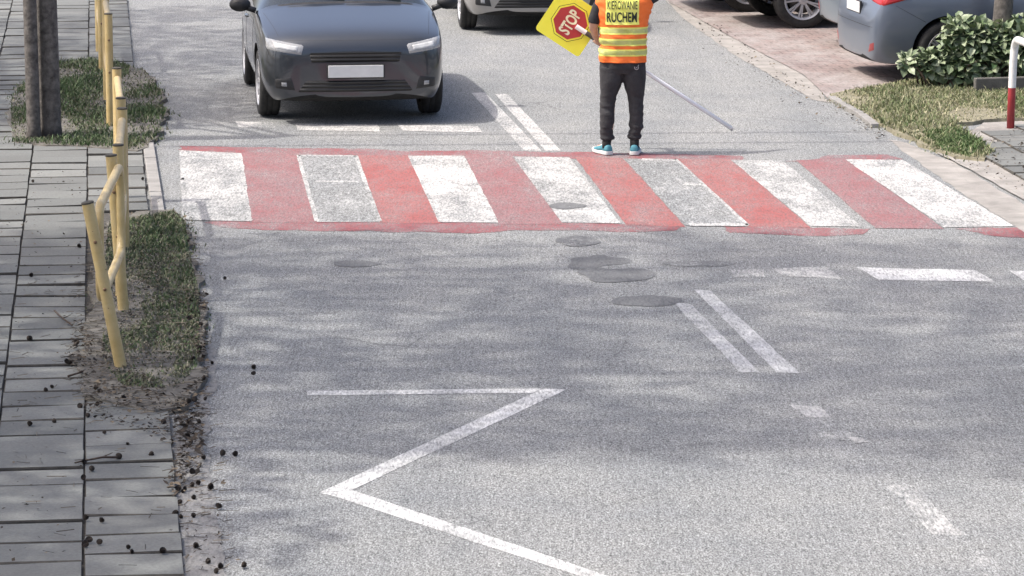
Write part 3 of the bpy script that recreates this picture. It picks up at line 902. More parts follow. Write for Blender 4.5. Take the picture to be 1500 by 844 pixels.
def shrub(base, label, lobes, n, L0=0.06, L1=0.125):
    root = empty('leafy_shrub', base); tag(root, label, 'shrub', 'shrubs beside the parked hatchback')
    sm = MB(); fm = MB()
    for c, r, k in lobes:
        c = Vector(c)
        for _ in range(6):
            e = c + Vector((rnd.gauss(0, .5) * r, rnd.gauss(0, .5) * r, rnd.gauss(0, .4) * r))
            b = Vector((c.x * 0.5 + rnd.gauss(0, .06), c.y * 0.5 + rnd.gauss(0, .06), 0))
            sm.tube([b, b.lerp(e, .5) + Vector((0, 0, .08)), e], [0.012, 0.009, 0.004], 5)
        for _ in range(int(n * k)):
            u = Vector((rnd.gauss(0, 1), rnd.gauss(0, 1), rnd.gauss(0, 1))).normalized() * (rnd.random() ** 0.45)
            p = c + u * r
            if p.z < 0.03: continue
            p.y = c.y + (p.y - c.y) * 0.75; out = (u + Vector((rnd.gauss(0, .5), rnd.gauss(0, .5), rnd.gauss(-.15, .4))))
            nrm = Vector((rnd.gauss(-0.25, .5), rnd.gauss(-.35, .5), 1))
            leaf(fm, p, out, nrm, rnd.uniform(L0, L1), rnd.uniform(L0, L1) * .78, min(1, max(0, rnd.gauss(.45, .25))))
    sm.build('stems', TWIG, root)
    fm.build('foliage', LEAF_S, root, smooth=False, tone=True)
    return root
def SP(px, py, D):      # point on the vertical plane at distance D
    u = (px - 750.0) / F; v = (py - 422.0) / F
    d = Vector((u, math.cos(PITCH) - v * math.sin(PITCH), -math.sin(PITCH) - v * math.cos(PITCH)))
    t = D / d.y
    return Vector((d.x * t, D, HC + d.z * t))
sb = G(1405, 133)
def rel(base, lst, D): return [(SP(x, y, D + dd * 0.5) - Vector((base.x, base.y, 0.03)), r, k) for x, y, r, dd, k in lst]
sbase = Vector((sb.x, sb.y, 0.03))
shrub(sbase, 'low leafy shrub reaching over the grey hatchback wheel', rel(sbase, [(1358, 92, .12, 0, .35), (1330, 92, .08, -.05, .14), (1398, 84, .19, .05, .8), (1415, 97, .22, 0, 1), (1372, 98, .12, 0, .4), (1418, 60, .22, .1, .8), (1402, 44, .14, .15, .3)], sb.y), 310)
sb2 = G(1470, 132); sbase2 = Vector((sb2.x, sb2.y, 0.03))
shrub(sbase2, 'larger leafy shrub beside the red and white barrier', rel(sbase2, [(1442, 62, .24, .1, .8), (1450, 90, .28, 0, 1), (1476, 58, .22, 0, .8), (1490, 80, .30, 0, 1), (1520, 60, .28, .1, .9), (1540, 90, .3, 0, 1), (1498, 42, .14, 0, .25)], sb2.y), 330)
# concrete edging of the shrub bed
a, b = G(1426, 139), G(1660, 132)
mb = MB()
d = (b - a).normalized()
for i in range(3):
    p = a.lerp(b, (i + 0.5) / 3)
    mb.box(Vector((p.x, p.y, 0.075)), (b - a).length / 3 - 0.015, 0.07, 0.19, 0.012, Matrix.Rotation(math.atan2(d.y, d.x), 3, 'Z'))
EDG = m_noise('dark_concrete', (0.07, 0.068, 0.062), (0.13, 0.125, 0.115), 6.0, 0.95, 0.4, bscale=70)
tag(mb.build('bed_edging', EDG, smooth=False), 'weathered concrete edging along the foot of the shrubs', 'edging')
# tree behind the shrub
tp = SP(1463, 60, sb2.y + 0.12); tpz = Vector((tp.x, tp.y, 0))
bl = [(Vector((tp.x + dx, tp.y + dy, h)), 1.0, 1.0, .7, .8) for dx, dy, h in ((0.6, 0.4, 4.4), (1.4, -.2, 4.9), (1.0, 1.2, 5.3), (2.0, .6, 5.6), (1.2, .2, 6.0))]
t = tree('brown trunked tree growing up through the shrubs by the hatchback', tpz, 0.1, bl, trunks=[[(tpz + Vector((0.05 * z, 0.02 * z, z)), 0.108 - 0.012 * z) for z in (0, .1, .4, .8, 1.4, 2.4, 3.6)]], name='broadleaf_tree')
t['group'] = 'trees right of the road'

# ------------------------------------------------------------------ cars
TYRE = m_noise('tyre_rubber', (0.012, 0.012, 0.012), (0.035, 0.034, 0.033), 14.0, 0.85)
RIMM = m_noise('alloy', (0.42, 0.42, 0.43), (0.56, 0.56, 0.57), 8.0, 0.35, metallic=0.4)
RIMD = m_noise('dark_alloy', (0.03, 0.03, 0.032), (0.05, 0.05, 0.052), 8.0, 0.35, metallic=0.6)
BLK = m_noise('black_plastic', (0.012, 0.012, 0.013), (0.028, 0.028, 0.029), 12.0, 0.55)
UND = m_noise('underbody', (0.006, 0.006, 0.006), (0.014, 0.013, 0.012), 6.0, 0.9)
def m_glass(name, col, rough=0.03):
    N = NT(name); n = N.noise(N.coords(), 3.0, 3.0)
    N.color(N.ramp(n, [(0.3, col), (0.7, tuple(c * 1.25 for c in col))])); N.set(Roughness=rough); N.b.inputs['Specular IOR Level'].default_value = 0.7
    N.b.inputs['Coat Weight'].default_value = 0.5
    return N.m
GLASS = m_glass('tinted_glass', (0.012, 0.017, 0.018))
LAMP = m_noise('lamp_lens', (0.42, 0.43, 0.43), (0.62, 0.63, 0.62), 18.0, 0.1, spec=0.7)
TAIL = m_noise('red_lens', (0.30, 0.012, 0.015), (0.42, 0.02, 0.02), 14.0, 0.12)
HLB = m_noise('lamp_housing', (0.24, 0.245, 0.25), (0.36, 0.365, 0.37), 24.0, 0.12, spec=0.7)
TAILD = m_noise('dusty_red_lens', (0.20, 0.03, 0.03), (0.30, 0.05, 0.05), 14.0, 0.35)
PLATE = m_noise('plate_white', (0.60, 0.60, 0.59), (0.70, 0.70, 0.69), 8.0, 0.4)
CHROME = m_noise('chrome', (0.5, 0.5, 0.5), (0.6, 0.6, 0.6), 4.0, 0.15, metallic=1.0)
def m_grille():
    N = NT('grille_bars'); co = N.coords()
    w = N.n('ShaderNodeTexWave', wave_type='BANDS', bands_direction='Z'); w.inputs['Scale'].default_value = 9.0; w.inputs['Distortion'].default_value = 0
    N.l(co, w.inputs[0]); N.color(N.ramp(w.outputs[1], [(0.3, 0.006), (0.6, 0.035)])); N.set(Roughness=0.4)
    N.bump(w.outputs[1], 0.8, 0.02)
    return N.m
GRILLE = m_grille()

def tyre_mesh(r, w):
    mb = MB(); h = w / 2
    mb.lathe([(r*.66, -h*.86), (r*.72, -h*.98), (r*.86, -h), (r*.955, -h*.92), (r, -h*.72), (r, -h*.3), (r*.992, -h*.28), (r*.992, -h*.22), (r, -h*.2), (r, h*.2), (r*.992, h*.22), (r*.992, h*.28), (r, h*.3), (r, h*.72), (r*.955, h*.92), (r*.86, h), (r*.72, h*.98), (r*.66, h*.86)], axis='y', n=40, cap=False)
    return mb.mesh('tyre', TYRE)
def rim_mesh(r, w, m, n=10):
    mb = MB(); h = w / 2
    # outer face looks to +y
    mb.lathe([(r*.60, h*.1), (r*.64, h*.70), (r*.70, h*.93), (r*.685, h*.985), (r*.64, h*.9), (r*.59, h*.55), (r*.57, h*.1)], axis='y', n=40, cap=False)
    mb.lathe([(r*.16, h*.25), (r*.17, h*.68), (r*.13, h*.74), (r*.05, h*.74)], axis='y', n=20)
    for k in range(n):
        a = 2 * math.pi * k / n
        for da in (-0.085, 0.085):
            p = Vector((math.cos(a + da*.3) * r*.13, h*.66, math.sin(a + da*.3) * r*.13)); q = Vector((math.cos(a + da) * r*.645, h*.80, math.sin(a + da) * r*.645))
            d = (q - p).normalized(); s = d.cross(Vector((0, 1, 0))).normalized()
            rr = []
            for c, ww in ((p, .030), (p.lerp(q, .5), .021), (q, .026)):
                rr.append([c - s*ww*.5*r/.32 + Vector((0, -.02, 0)), c - s*ww*.35*r/.32 + Vector((0, .006, 0)), c + s*ww*.35*r/.32 + Vector((0, .006, 0)), c + s*ww*.5*r/.32 + Vector((0, -.02, 0))])
            mb.rings(rr)
    me = mb.mesh('rim', m); me.set_sharp_from_angle(angle=math.radians(35))
    return me
def hub_mesh(r, w):
    mb = MB(); h = w / 2
    mb.lathe([(r*.45, -h*.6), (r*.48, -h*.2), (r*.48, h*.1), (r*.2, h*.2)], axis='y', n=28)
    return mb.mesh('wheel', m_noise('brake_disc', (0.05, 0.047, 0.045), (0.14, 0.13, 0.12), 12.0, 0.5, metallic=0.6))

HATCH = [(2.10, .62, .27, .62, .70, .52), (2.05, .77, .22, .72, .80, .64), (1.90, .86, .20, .81, .885, .72), (1.30, .89, .20, .91, .985, .76), (0.90, .895, .20, .955, 1.045, .77),
         (0.16, .90, .20, .97, 1.41, .60), (-.30, .90, .20, .975, 1.465, .62), (-.40, .90, .20, .975, 1.465, .62), (-1.15, .895, .20, .99, 1.44, .61), (-1.72, .87, .21, 1.0, 1.37, .58),
         (-2.03, .85, .23, .98, 1.03, .66), (-2.15, .80, .25, .72, .80, .62), (-2.20, .70, .30, .60, .62, .55)]
SALOON = [(2.20, .62, .27, .60, .68, .52), (2.15, .77, .22, .70, .77, .64), (2.0, .86, .20, .79, .85, .72), (1.36, .89, .20, .89, .955, .76), (0.95, .895, .20, .93, 1.01, .77),
         (0.22, .90, .20, .945, 1.37, .60), (-.27, .90, .20, .95, 1.43, .62), (-.37, .90, .20, .95, 1.43, .62), (-1.0, .895, .20, .96, 1.39, .60), (-1.6, .88, .21, .98, 1.06, .66),
         (-2.12, .85, .23, .96, 1.02, .70), (-2.24, .80, .26, .72, .80, .62), (-2.28, .70, .31, .60, .62, .55)]
def lifted(st, dz, dzt=0.0, cut=0.0):
    out = []
    for i, (x, w, zb, zs, zt, wt) in enumerate(st):
        e = cut if (i < 3 or i >= len(st) - 3) else 0.0
        out.append((x, w, zb + dz + e, zs + dz, zt + dz + dzt, wt))
    return out
def section(w, zb, zs, zt, wt):
    zm = zb + (zs - zb) * 0.52
    return [(0, zb), (.55 * w, zb), (.90 * w, zb + .015), (.975 * w, zb + .12), (w, zm), (.99 * w, zs - .09), (.955 * w, zs), (wt, zt - .045), (.72 * wt, zt - .012), (0, zt)]

def car(name, label, cat, loc, rz, paint, st=HATCH, axles=(1.25, -1.33), r=.32, rim=RIMM, group=None, detail='none', steer=0.0, spokes=10, arch=.055):
    root = empty(name, (loc[0], loc[1], 0.012), rz); tag(root, label, cat, group)
    NS = len(st); verts = []; half = len(section(*st[0][1:]))
    full = 2 * half - 2
    for (x, w, zb, zs, zt, wt) in st:
        s = section(w, zb, zs, zt, wt)
        ring = [(x, y, z) for y, z in s] + [(x, -y, z) for y, z in reversed(s[1:-1])]
        verts += ring
    faces = []; mis = []
    def cls(i, j):
        jj = j if j < half - 1 else full - 1 - j
        if jj == 0 or jj == 1: return 1
        if 4 <= i <= 8 and jj == 6 and i not in (6,): return 2
        if i == 9 and jj == 6: return 0
        if i == 4 and jj >= 7: return 3
        if (i == 9 if st is not SALOON else i == 8) and jj >= 7: return 4
        return 0
    for i in range(NS - 1):
        for j in range(full):
            k = (j + 1) % full
            faces.append((i*full + j, (i+1)*full + j, (i+1)*full + k, i*full + k)); mis.append(cls(i, j))
    for e, rev in ((0, False), (NS - 1, True)):
        b = e * full
        for j in range(half - 1):
            L0, L1 = b + j, b + j + 1
            R0, R1 = b + (full - j) % full, b + (full - j - 1)
            f = [L0, L1, R1, R0]
            if L0 == R0: f = [L0, L1, R1]
            elif L1 == R1: f = [L0, L1, R0]
            faces.append(tuple(reversed(f)) if rev else tuple(f)); mis.append(0)
    mats = [paint, UND, GLASS, GLASS, GLASS, UND]
    me = bpy.data.meshes.new('shell'); me.from_pydata(verts, [], faces)
    for m in mats: me.materials.append(m)
    me.polygons.foreach_set('material_index', mis); me.polygons.foreach_set('use_smooth', [True] * len(faces))
    bm = bmesh.new(); bm.from_mesh(me)
    cl = bm.edges.layers.float.get('crease_edge') or bm.edges.layers.float.new('crease_edge')
    bm.verts.ensure_lookup_table()
    for e in bm.edges:
        a, b = e.verts[0].index, e.verts[1].index
        ja, jb = a % full, b % full
        if ja == jb and min(ja, full - ja) in (6,): e[cl] = 0.45
        if ja == jb and min(ja, full - ja) in (2,): e[cl] = 0.5
        ia, ib = a // full, b // full
        if ia == ib and ia in (4, 5): e[cl] = 0.5
    bmesh.ops.recalc_face_normals(bm, faces=bm.faces)
    bm.to_mesh(me); bm.free()
    tmp = bpy.data.objects.new('tmp_shell', me); C.objects.link(tmp)
    ss = tmp.modifiers.new('s', 'SUBSURF'); ss.levels = 3; ss.render_levels = 3
    cut = MB()
    for ax in axles:
        for sgn in (1, -1):
            rr = []
            for y in (sgn * .52, sgn * 1.1):
                rr.append([(ax + (r + arch) * math.cos(2*math.pi*t/40), y, r + (r + arch) * math.sin(2*math.pi*t/40)) for t in range(40)])
            cut.rings(rr, mi=5)
    cme = cut.mesh('cut', mats, smooth=False)
    bm = bmesh.new(); bm.from_mesh(cme); bmesh.ops.recalc_face_normals(bm, faces=bm.faces); bm.to_mesh(cme); bm.free()
    co = bpy.data.objects.new('tmp_cut', cme); C.objects.link(co)
    bo = tmp.modifiers.new('b', 'BOOLEAN'); bo.operation = 'DIFFERENCE'; bo.object = co; bo.solver = 'EXACT'
    out = evaluated(tmp)
    bpy.data.objects.remove(tmp); bpy.data.objects.remove(co)
    # split into parts by material slot
    groups = {}
    for p in out.polygons: groups.setdefault(p.material_index, []).append(p.index)
    def part(nm, idx, m, parent, flt=None):
        ids = {}; vv = []; ff = []
        for pi in idx:
            p = out.polygons[pi]
            if flt and not flt(p.center): continue
            f = []
            for vi in p.vertices:
                if vi not in ids: ids[vi] = len(vv); vv.append(out.vertices[vi].co.copy())
                f.append(ids[vi])
            ff.append(f)
        if not ff: return None
        me2 = bpy.data.meshes.new(nm); me2.from_pydata(vv, [], ff); me2.materials.append(m)
        me2.polygons.foreach_set('use_smooth', [True] * len(ff)); me2.set_sharp_from_angle(angle=math.radians(38))
        return link(nm, me2, None, parent)
    body = part('body', groups.get(0, []), paint, root)
    part('underbody', groups.get(1, []) + groups.get(5, []), UND, root)
    part('windscreen', groups.get(3, []), GLASS, root)
    part('rear_window', groups.get(4, []), GLASS, root)
    for s in (1, -1):
        part('side_window', groups.get(2, []), GLASS, root, lambda c, s=s: c.y * s > 0 and c.x > -.35)
        part('side_window', groups.get(2, []), GLASS, root, lambda c, s=s: c.y * s > 0 and c.x <= -.35)
    bvh = BVHTree.FromPolygons([v.co.copy() for v in out.vertices], [tuple(p.vertices) for p in out.polygons])
    def patch(nm, corners, d, m, lift=.006, nu=12, nv=6, parent=root):
        c = [Vector(q) for q in corners]; d = Vector(d).normalized(); grid = []
        for v in range(nv + 1):
            row = []
            for u in range(nu + 1):
                a, b = u / nu, v / nv
                p = c[0].lerp(c[1], a).lerp(c[3].lerp(c[2], a), b)
                hit = bvh.ray_cast(p - d * 3, d)
                if hit[0] is None: row.append(None); continue
                edge = u in (0, nu) or v in (0, nv)
                row.append(hit[0] + hit[1] * (-.004 if edge else lift))
            grid.append(row)
        mb = MB()
        for v in range(nv):
            for u in range(nu):
                q = [grid[v][u], grid[v][u+1], grid[v+1][u+1], grid[v+1][u]]
                if None in q: continue
                mb.face(q)
        if not mb.f: return None
        bm = bmesh.new(); me3 = mb.mesh(nm, m); bm.from_mesh(me3); bmesh.ops.remove_doubles(bm, verts=bm.verts, dist=.0005); bmesh.ops.recalc_face_normals(bm, faces=bm.faces); bm.to_mesh(me3); bm.free()
        return link(nm, me3, None, parent)
    # wheels
    tm, rm, hm = tyre_mesh(r, .20), rim_mesh(r, .20, rim, spokes), hub_mesh(r, .20)
    for ax in axles:
        for s in (1, -1):
            wh = link('wheel', hm, None, root); wh.location = (ax, s * .775, r - 0.004)
            wh.rotation_euler = (0, 0, (0 if s > 0 else math.pi) + (steer if ax > 0 else 0))
            t_ = link('tyre', tm, None, wh); r_ = link('rim', rm, None, wh)
    # arch lips
    F1, R1 = (-1, 0, 0), (1, 0, 0)
    nose = st[0][0]; dz = st[0][2] - .27
    if True:
        for s in (1, -1):
            patch('lamp_lens', [(3, s*.535, .685+dz), (3, s*.76, .715+dz), (3, s*.76, .775+dz), (3, s*.52, .74+dz)], F1, LAMP, .013, parent=patch('headlight', [(3, s*.50, .655+dz), (3, s*.84, .70+dz), (3, s*.84, .815+dz), (3, s*.47, .755+dz)], F1, HLB, .008))
            patch('fog_lamp_surround', [(3, s*.56, .32+dz), (3, s*.76, .34+dz), (3, s*.76, .44+dz), (3, s*.60, .46+dz)], F1, BLK, .006)
            patch('taillight', [(-3, s*.48, .875+dz), (-3, s*.83, .84+dz), (-3, s*.83, .97+dz), (-3, s*.48, .95+dz)], R1, TAIL, .008)
            patch('taillight', [(-1.78, s*3, .93+dz), (-2.11, s*3, .835+dz), (-2.04, s*3, .95+dz), (-1.80, s*3, .965+dz)], (0, -s, 0), TAIL, .008)
            patch('rear_reflector', [(-3, s*.60, .34+dz), (-3, s*.76, .38+dz), (-3, s*.765, .48+dz), (-3, s*.67, .46+dz)], R1, TAILD, .003, 8, 5)
            patch('bumper_seam', [(-1.62, s*3, .66+dz), (-1.98, s*3, .86+dz), (-1.98, s*3, .872+dz), (-1.61, s*3, .672+dz)], (0, -s, 0), BLK, .002, 12, 2)
            patch('door_seam', [(-.36, s*3, .26), (-.36, s*3, .93), (-.345, s*3, .93), (-.345, s*3, .26)], (0, -s, 0), BLK, .002, 14, 2)
            patch('door_seam', [(.80, s*3, .40), (.74, s*3, .93), (.755, s*3, .93), (.815, s*3, .40)], (0, -s, 0), BLK, .002, 14, 2)
            patch('door_handle', [(-.16, s*3, .80+dz), (-.32, s*3, .805+dz), (-.32, s*3, .83+dz), (-.16, s*3, .825+dz)], (0, -s, 0), paint, .025, 8, 4)
            # side mirror: arm and shell
            mm = MB(); mm.sphere((.78, s*1.01, 1.02+dz), .075, .105, .072, 14); mm.tube([(.80, s*.86, .96+dz), (.79, s*.95, .99+dz)], .028, 8)
            mr = mm.build('side_mirror', BLK if detail == 'front' else paint, root)
            gm = MB(); gm.sphere((.715, s*1.015, 1.02+dz), .014, .085, .055, 12); gm.build('mirror_glass', CHROME, mr)
        patch('grille', [(3, -.43, .575+dz), (3, .43, .575+dz), (3, .46, .69+dz), (3, -.46, .69+dz)], F1, GRILLE, .004, 20, 6)
        patch('lower_intake', [(3, -.58, .30+dz), (3, .58, .30+dz), (3, .48, .43+dz), (3, -.48, .43+dz)], F1, GRILLE, .004, 20, 6)
        patch('bumper_crease', [(-3, -.78, .615+dz), (-3, .78, .615+dz), (-3, .78, .63+dz), (-3, -.78, .63+dz)], R1, BLK, .002, 24, 2)
        # number plates, blank: the photograph does not show what they say
        for xx, zz_, dd in ((nose + .012, .505 + dz, 1), (st[-1][0] + (.055 if detail == 'rear' else .03), .785 + dz, -1)):
            h = bvh.ray_cast(Vector((3 * dd, 0, zz_)), Vector((-dd, 0, 0)))
            px_ = (h[0].x if h[0] else xx) + dd * .022
            pm = MB(); pm.box(Vector((px_, 0, zz_)), .012, .52, .114, .004); pl = pm.build('number_plate', PLATE, root, smooth=False)
            hm_ = MB(); hm_.box(Vector((px_ - dd * .010, 0, zz_)), .022, .545, .135, .004); hm_.build('plate_holder', BLK, pl, smooth=False)
    patch('bonnet_shut_line', [(3, -.70, .785+dz), (3, .70, .785+dz), (3, .70, .793+dz), (3, -.70, .793+dz)], F1, BLK, .002, 24, 2)
    for s in (1, -1):
        patch('bumper_seam', [(2.0, s*3, .66+dz), (1.62, s*3, .80+dz), (1.62, s*3, .81+dz), (2.0, s*3, .67+dz)], (0, -s, 0), BLK, .002, 12, 2)
        patch('fog_lamp', [(3, s*.635, .355+dz), (3, s*.70, .36+dz), (3, s*.70, .415+dz), (3, s*.64, .415+dz)], F1, HLB, .010, 6, 4)
    # hood seams and wipers
    for s in (1, -1):
        patch('bonnet_seam', [(1.92, s*.70, 3), (1.0, s*.80, 3), (1.0, s*.812, 3), (1.92, s*.712, 3)], (0, 0, -1), BLK, .002, 20, 2)
    wm = MB()
    for y0, y1 in ((.55, .02), (.0, -.55)):
        h0 = bvh.ray_cast(Vector((.86, y0, 3)), Vector((0, 0, -1)))[0]; h1 = bvh.ray_cast(Vector((.78, y1, 3)), Vector((0, 0, -1)))[0]
        if h0 and h1: wm.tube([h0 + Vector((0, 0, .015)), h0.lerp(h1, .5) + Vector((0, 0, .03)), h1 + Vector((0, 0, .02))], .009, 6)
    if wm.f: wm.build('wiper', BLK, root)
    patch('cowl', [(.885, -.70, 3), (.885, .70, 3), (.955, .70, 3), (.955, -.70, 3)], (0, 0, -1), BLK, .005, 16, 3)
    return root, patch

P_BLACK = m_car('black_paint', (0.040, 0.048, 0.060), 0.30, 0.14, 1.0, 0.6)
P_SILV = m_car('beige_silver_paint', (0.30, 0.29, 0.275), 0.3, 0.15, 0.6, 0.4)
P_GREY = m_car('slate_grey_paint', (0.118, 0.142, 0.185), 0.32, 0.20, 0.6, 0.3)
P_BLUE = m_car('pale_blue_paint', (0.185, 0.23, 0.275), 0.3, 0.16, 0.6, 0.4)
P_DARK = m_car('dark_suv_paint', (0.018, 0.018, 0.02), 0.25, 0.12, 0.9, 0.2)
def at_axle(px, py, hx, hy, axle):
    g = G(px, py); h = Vector((hx, hy, 0)).normalized()
    return g - h * axle, math.atan2(h.y, h.x)
l, a = at_axle(511, 168, .125, -.99, 1.25)
car('dark_car', 'black car facing the camera at the stop line before the crossing', 'car', l, a, P_BLACK, HATCH, detail='front', rim=RIMM, group=None, steer=0.03)
h = Vector((.10, -.995, 0)).normalized(); lf = Vector((-h.y, h.x, 0))
g = G(684, 41)
car('silver_car', 'beige silver car waiting behind the black car', 'car', g - h * 1.25 + lf * .775, math.atan2(h.y, h.x), P_SILV, SALOON, axles=(1.32, -1.35), rim=RIMM)
A8 = math.radians(9.0); hp = Vector((math.cos(A8), math.sin(A8), 0)); sp_ = Vector((-hp.y, hp.x, 0))
def parked(X, D, **kw):
    c = Vector((X, D, 0)) + hp * 2.2
    return car(loc=c, rz=A8, group='cars parked nose in on the right', **kw)
parked(3.57, 37.40, name='grey_hatchback', label='slate grey hatchback parked behind the leafy shrub, rear towards the road', cat='car', paint=P_GREY, st=[(x, w, zb - .05, zs - .02, zt, wt) for x, w, zb, zs, zt, wt in HATCH], axles=(1.25, -1.40), detail='rear')
parked(3.60, 40.15, name='pale_blue_car', label='pale blue car just beyond the slate grey hatchback', cat='car', paint=P_BLUE, detail='rear')
g = G(1174, 42); c = g + sp_ * .775 + hp * 1.33
car('dark_suv', 'black car with a many spoked alloy wheel beyond the pale blue one', 'car', c, A8, P_DARK, lifted(HATCH, .12, .08, .06), r=.335, rim=RIMM, group='cars parked nose in on the right', spokes=9)
g = G(1093, 18); c = g + sp_ * .775 + hp * 1.33
car('dark_car', 'farthest parked dark car, only its lower wheel in view', 'car', c, A8, m_car('charcoal_paint', (0.03, 0.032, 0.036)), lifted(HATCH, .10, .05, .06), r=.325, rim=RIMM, group='cars parked nose in on the right')

# ------------------------------------------------------------------ the traffic warden and the stop paddle
SKIN = m_noise('skin', (0.42, 0.25, 0.18), (0.50, 0.31, 0.23), 18.0, 0.55)
SHIRT = m_noise('black_cotton', (0.012, 0.012, 0.014), (0.03, 0.03, 0.033), 10.0, 0.9, 0.4)
HAIR = m_noise('brown_hair', (0.03, 0.02, 0.014), (0.07, 0.045, 0.03), 30.0, 0.7, 0.6)
EYE = m_noise('eye_white', (0.6, 0.6, 0.6), (0.75, 0.75, 0.75), 30.0, 0.2)
TROU = m_noise('charcoal_jersey', (0.026, 0.026, 0.029), (0.045, 0.045, 0.049), 14.0, 0.95, 0.5, bscale=160)
ORANGE = m_noise('orange_hi_vis', (0.86, 0.16, 0.022), (0.95, 0.21, 0.04), 9.0, 0.75)
LIME = m_noise('lime_yellow_cloth', (0.78, 0.80, 0.14), (0.86, 0.86, 0.22), 9.0, 0.7)
REFL = m_noise('reflective_tape', (0.42, 0.47, 0.12), (0.58, 0.60, 0.24), 14.0, 0.45)
INK = m_noise('black_ink', (0.012, 0.02, 0.015), (0.03, 0.035, 0.03), 20.0, 0.8)
pf = G(908, 226.5)
person = empty('person', (pf.x, pf.y, 0.008))
tag(person, 'person in orange hi-vis vest and dark joggers holding a stop paddle, back to camera', 'person')
PX, PZ = 165.0, 162.5
def L3(px, py, y=0.0):     # photograph pixel -> person-local point at depth y
    return Vector(((px - 908) / PX, y, (226.5 - y / 0.0465 - py) / PZ))
def ell(c, a, b, n=24, p=2.2, tilt=None):
    out = []
    for i in range(n):
        t = 2 * math.pi * i / n
        cx, cy = math.cos(t), math.sin(t)
        v = Vector((math.copysign(abs(cx) ** (2 / p), cx) * a, math.copysign(abs(cy) ** (2 / p), cy) * b, 0))
        out.append(Vector(c) + v)
    return out
def loft(mb, secs, n=24, p=2.2): mb.rings([ell(c, a, b, n, p) for c, a, b in secs])
# pole geometry first: hand, pole and plate share it
PY = 0.30
pd = Vector((0.836, 0, -0.549)).normalized(); hand_c = L3(877, 62.5, PY)
def on_pole(t): return hand_c + pd * t
# --- body: one continuous mesh
mb = MB()
cxb = 0.022
loft(mb, [((cxb, 0, .72), .165, .105), ((cxb, 0, .82), .175, .115), ((cxb, .005, .95), .160, .105), ((cxb, .01, 1.08), .165, .108), ((cxb, .005, 1.22), .180, .115), ((cxb, 0, 1.34), .185, .105), ((cxb, 0, 1.40), .15, .085), ((cxb, .005, 1.44), .07, .065), ((cxb, .02, 1.52), .054, .058)])
for pts, rr in (([(-.085, 0, .78), (-.098, .005, .6), (-.10, .012, .42), (-.102, -.02, .28), (-.118, -.01, .06)], [.085, .078, .055, .05, .034]),
                ([(.115, 0, .78), (.135, .005, .6), (.148, .012, .42), (.14, -.02, .28), (.128, -.01, .06)], [.085, .078, .055, .05, .034]),
                ([(-.14, 0, 1.36), (-.19, -.01, 1.30), (-.232, -.015, 1.165), (-.238, .05, 1.12), (-.226, .15, 1.06), (-.210, .225, 1.01)], [.055, .052, .044, .041, .034, .028]),
                ([(.185, 0, 1.36), (.25, .02, 1.385), (.345, .08, 1.43), (.362, .12, 1.50), (.372, .16, 1.58), (.378, .185, 1.65)], [.055, .052, .044, .042, .034, .028])):
    mb.tube(pts, rr, 16)
# feet inside the shoes
for x, ang in ((-.12, math.radians(24)), (.128, math.radians(-5))):
    d = Vector((-math.sin(ang), math.cos(ang), 0))
    mb.tube([Vector((x, -.03, .05)), Vector((x, -.03, .05)) + d * .09, Vector((x, -.03, .045)) + d * .17], [.026, .026, .018], 12)
# head
hc = Vector((cxb, .035, 1.625))
mb.sphere(hc, .074, .094, .112, 24)
mb.sphere(hc + Vector((0, .03, -.055)), .058, .066, .062, 20)                      # jaw
mb.tube([hc + Vector((0, .088, .012)), hc + Vector((0, .106, -.022)), hc + Vector((0, .09, -.032))], [.009, .015, .012], 8)   # nose
mb.sphere(hc + Vector((0, .09, -.056)), .026, .012, .007, 10); mb.sphere(hc + Vector((0, .088, -.068)), .022, .012, .007, 10)
for s in (1, -1):
    mb.sphere(hc + Vector((s * .075, -.005, -.008)), .010, .020, .032, 10)
    mb.sphere(hc + Vector((s * .03, .085, .026)), .018, .010, .007, 8)
# left hand closed round the pole
pn = Vector((0, -1, 0)); up = pd.cross(pn).normalized()
if up.z < 0: up = -up
palm = hand_c + pn * .034 + up * .004
R = Matrix((pd, up, -pn)).transposed()
mb.sphere(palm, .046, .040, .020, 16, R)
mb.tube([(-.210, .225, 1.01), (-.2, .245, 1.0), palm], [.028, .030, .026], 12)
for i, (t, ln) in enumerate(((-.034, .95), (-.012, 1.0), (.010, .98), (.031, .82))):
    pts = []
    for k in range(7):
        a = math.radians(-55 - 225 * ln * k / 6)      # from the near side, under, to the far side
        pts.append(hand_c + pd * t + (pn * math.cos(a) + up * math.sin(a)) * .0285)
    mb.tube([palm + pd * (t * .8) - up * .012] + pts, [.0105, .010, .0095, .009, .0088, .0085, .008, .0065], 8)
th = [palm - pd * .035 + up * .012]
for k in range(5):
    a = math.radians(50 + 95 * k / 4)
    th.append(hand_c - pd * (.040 - .006 * k) + (pn * math.cos(a) + up * math.sin(a)) * .027)
mb.tube(th, [.013, .012, .011, .0105, .010, .008], 8)
# right hand raised open towards the traffic
w0 = Vector((.378, .185, 1.65)); pc = w0 + Vector((.004, .016, .065))
mb.sphere(pc, .043, .016, .052, 14)
mb.tube([w0, w0 + Vector((.003, .008, .03)), pc], [.028, .027, .022], 12)
for x, ln, sp in ((-.032, .070, -.012), (-.011, .080, -.004), (.010, .075, .004), (.030, .058, .014)):
    b = pc + Vector((x, .002, .038))
    mb.tube([b, b + Vector((sp * .4, .006, ln * .45)), b + Vector((sp * .7, .002, ln * .75)), b + Vector((sp, -.004 + .012, ln))], [.0105, .0095, .009, .0065], 8)
b = pc + Vector((-.035, .006, -.022))
mb.tube([b, b + Vector((-.026, .012, .024)), b + Vector((-.040, .014, .055))], [.013, .0105, .0075], 8)
bme = remesh(mb.mesh('body', SKIN), .0055, 5); bme.materials.clear(); bme.materials.append(SKIN)
link('body', bme, None, person)
hm = MB(); hm.sphere(hc + Vector((0, -.012, .022)), .081, .096, .105, 24)
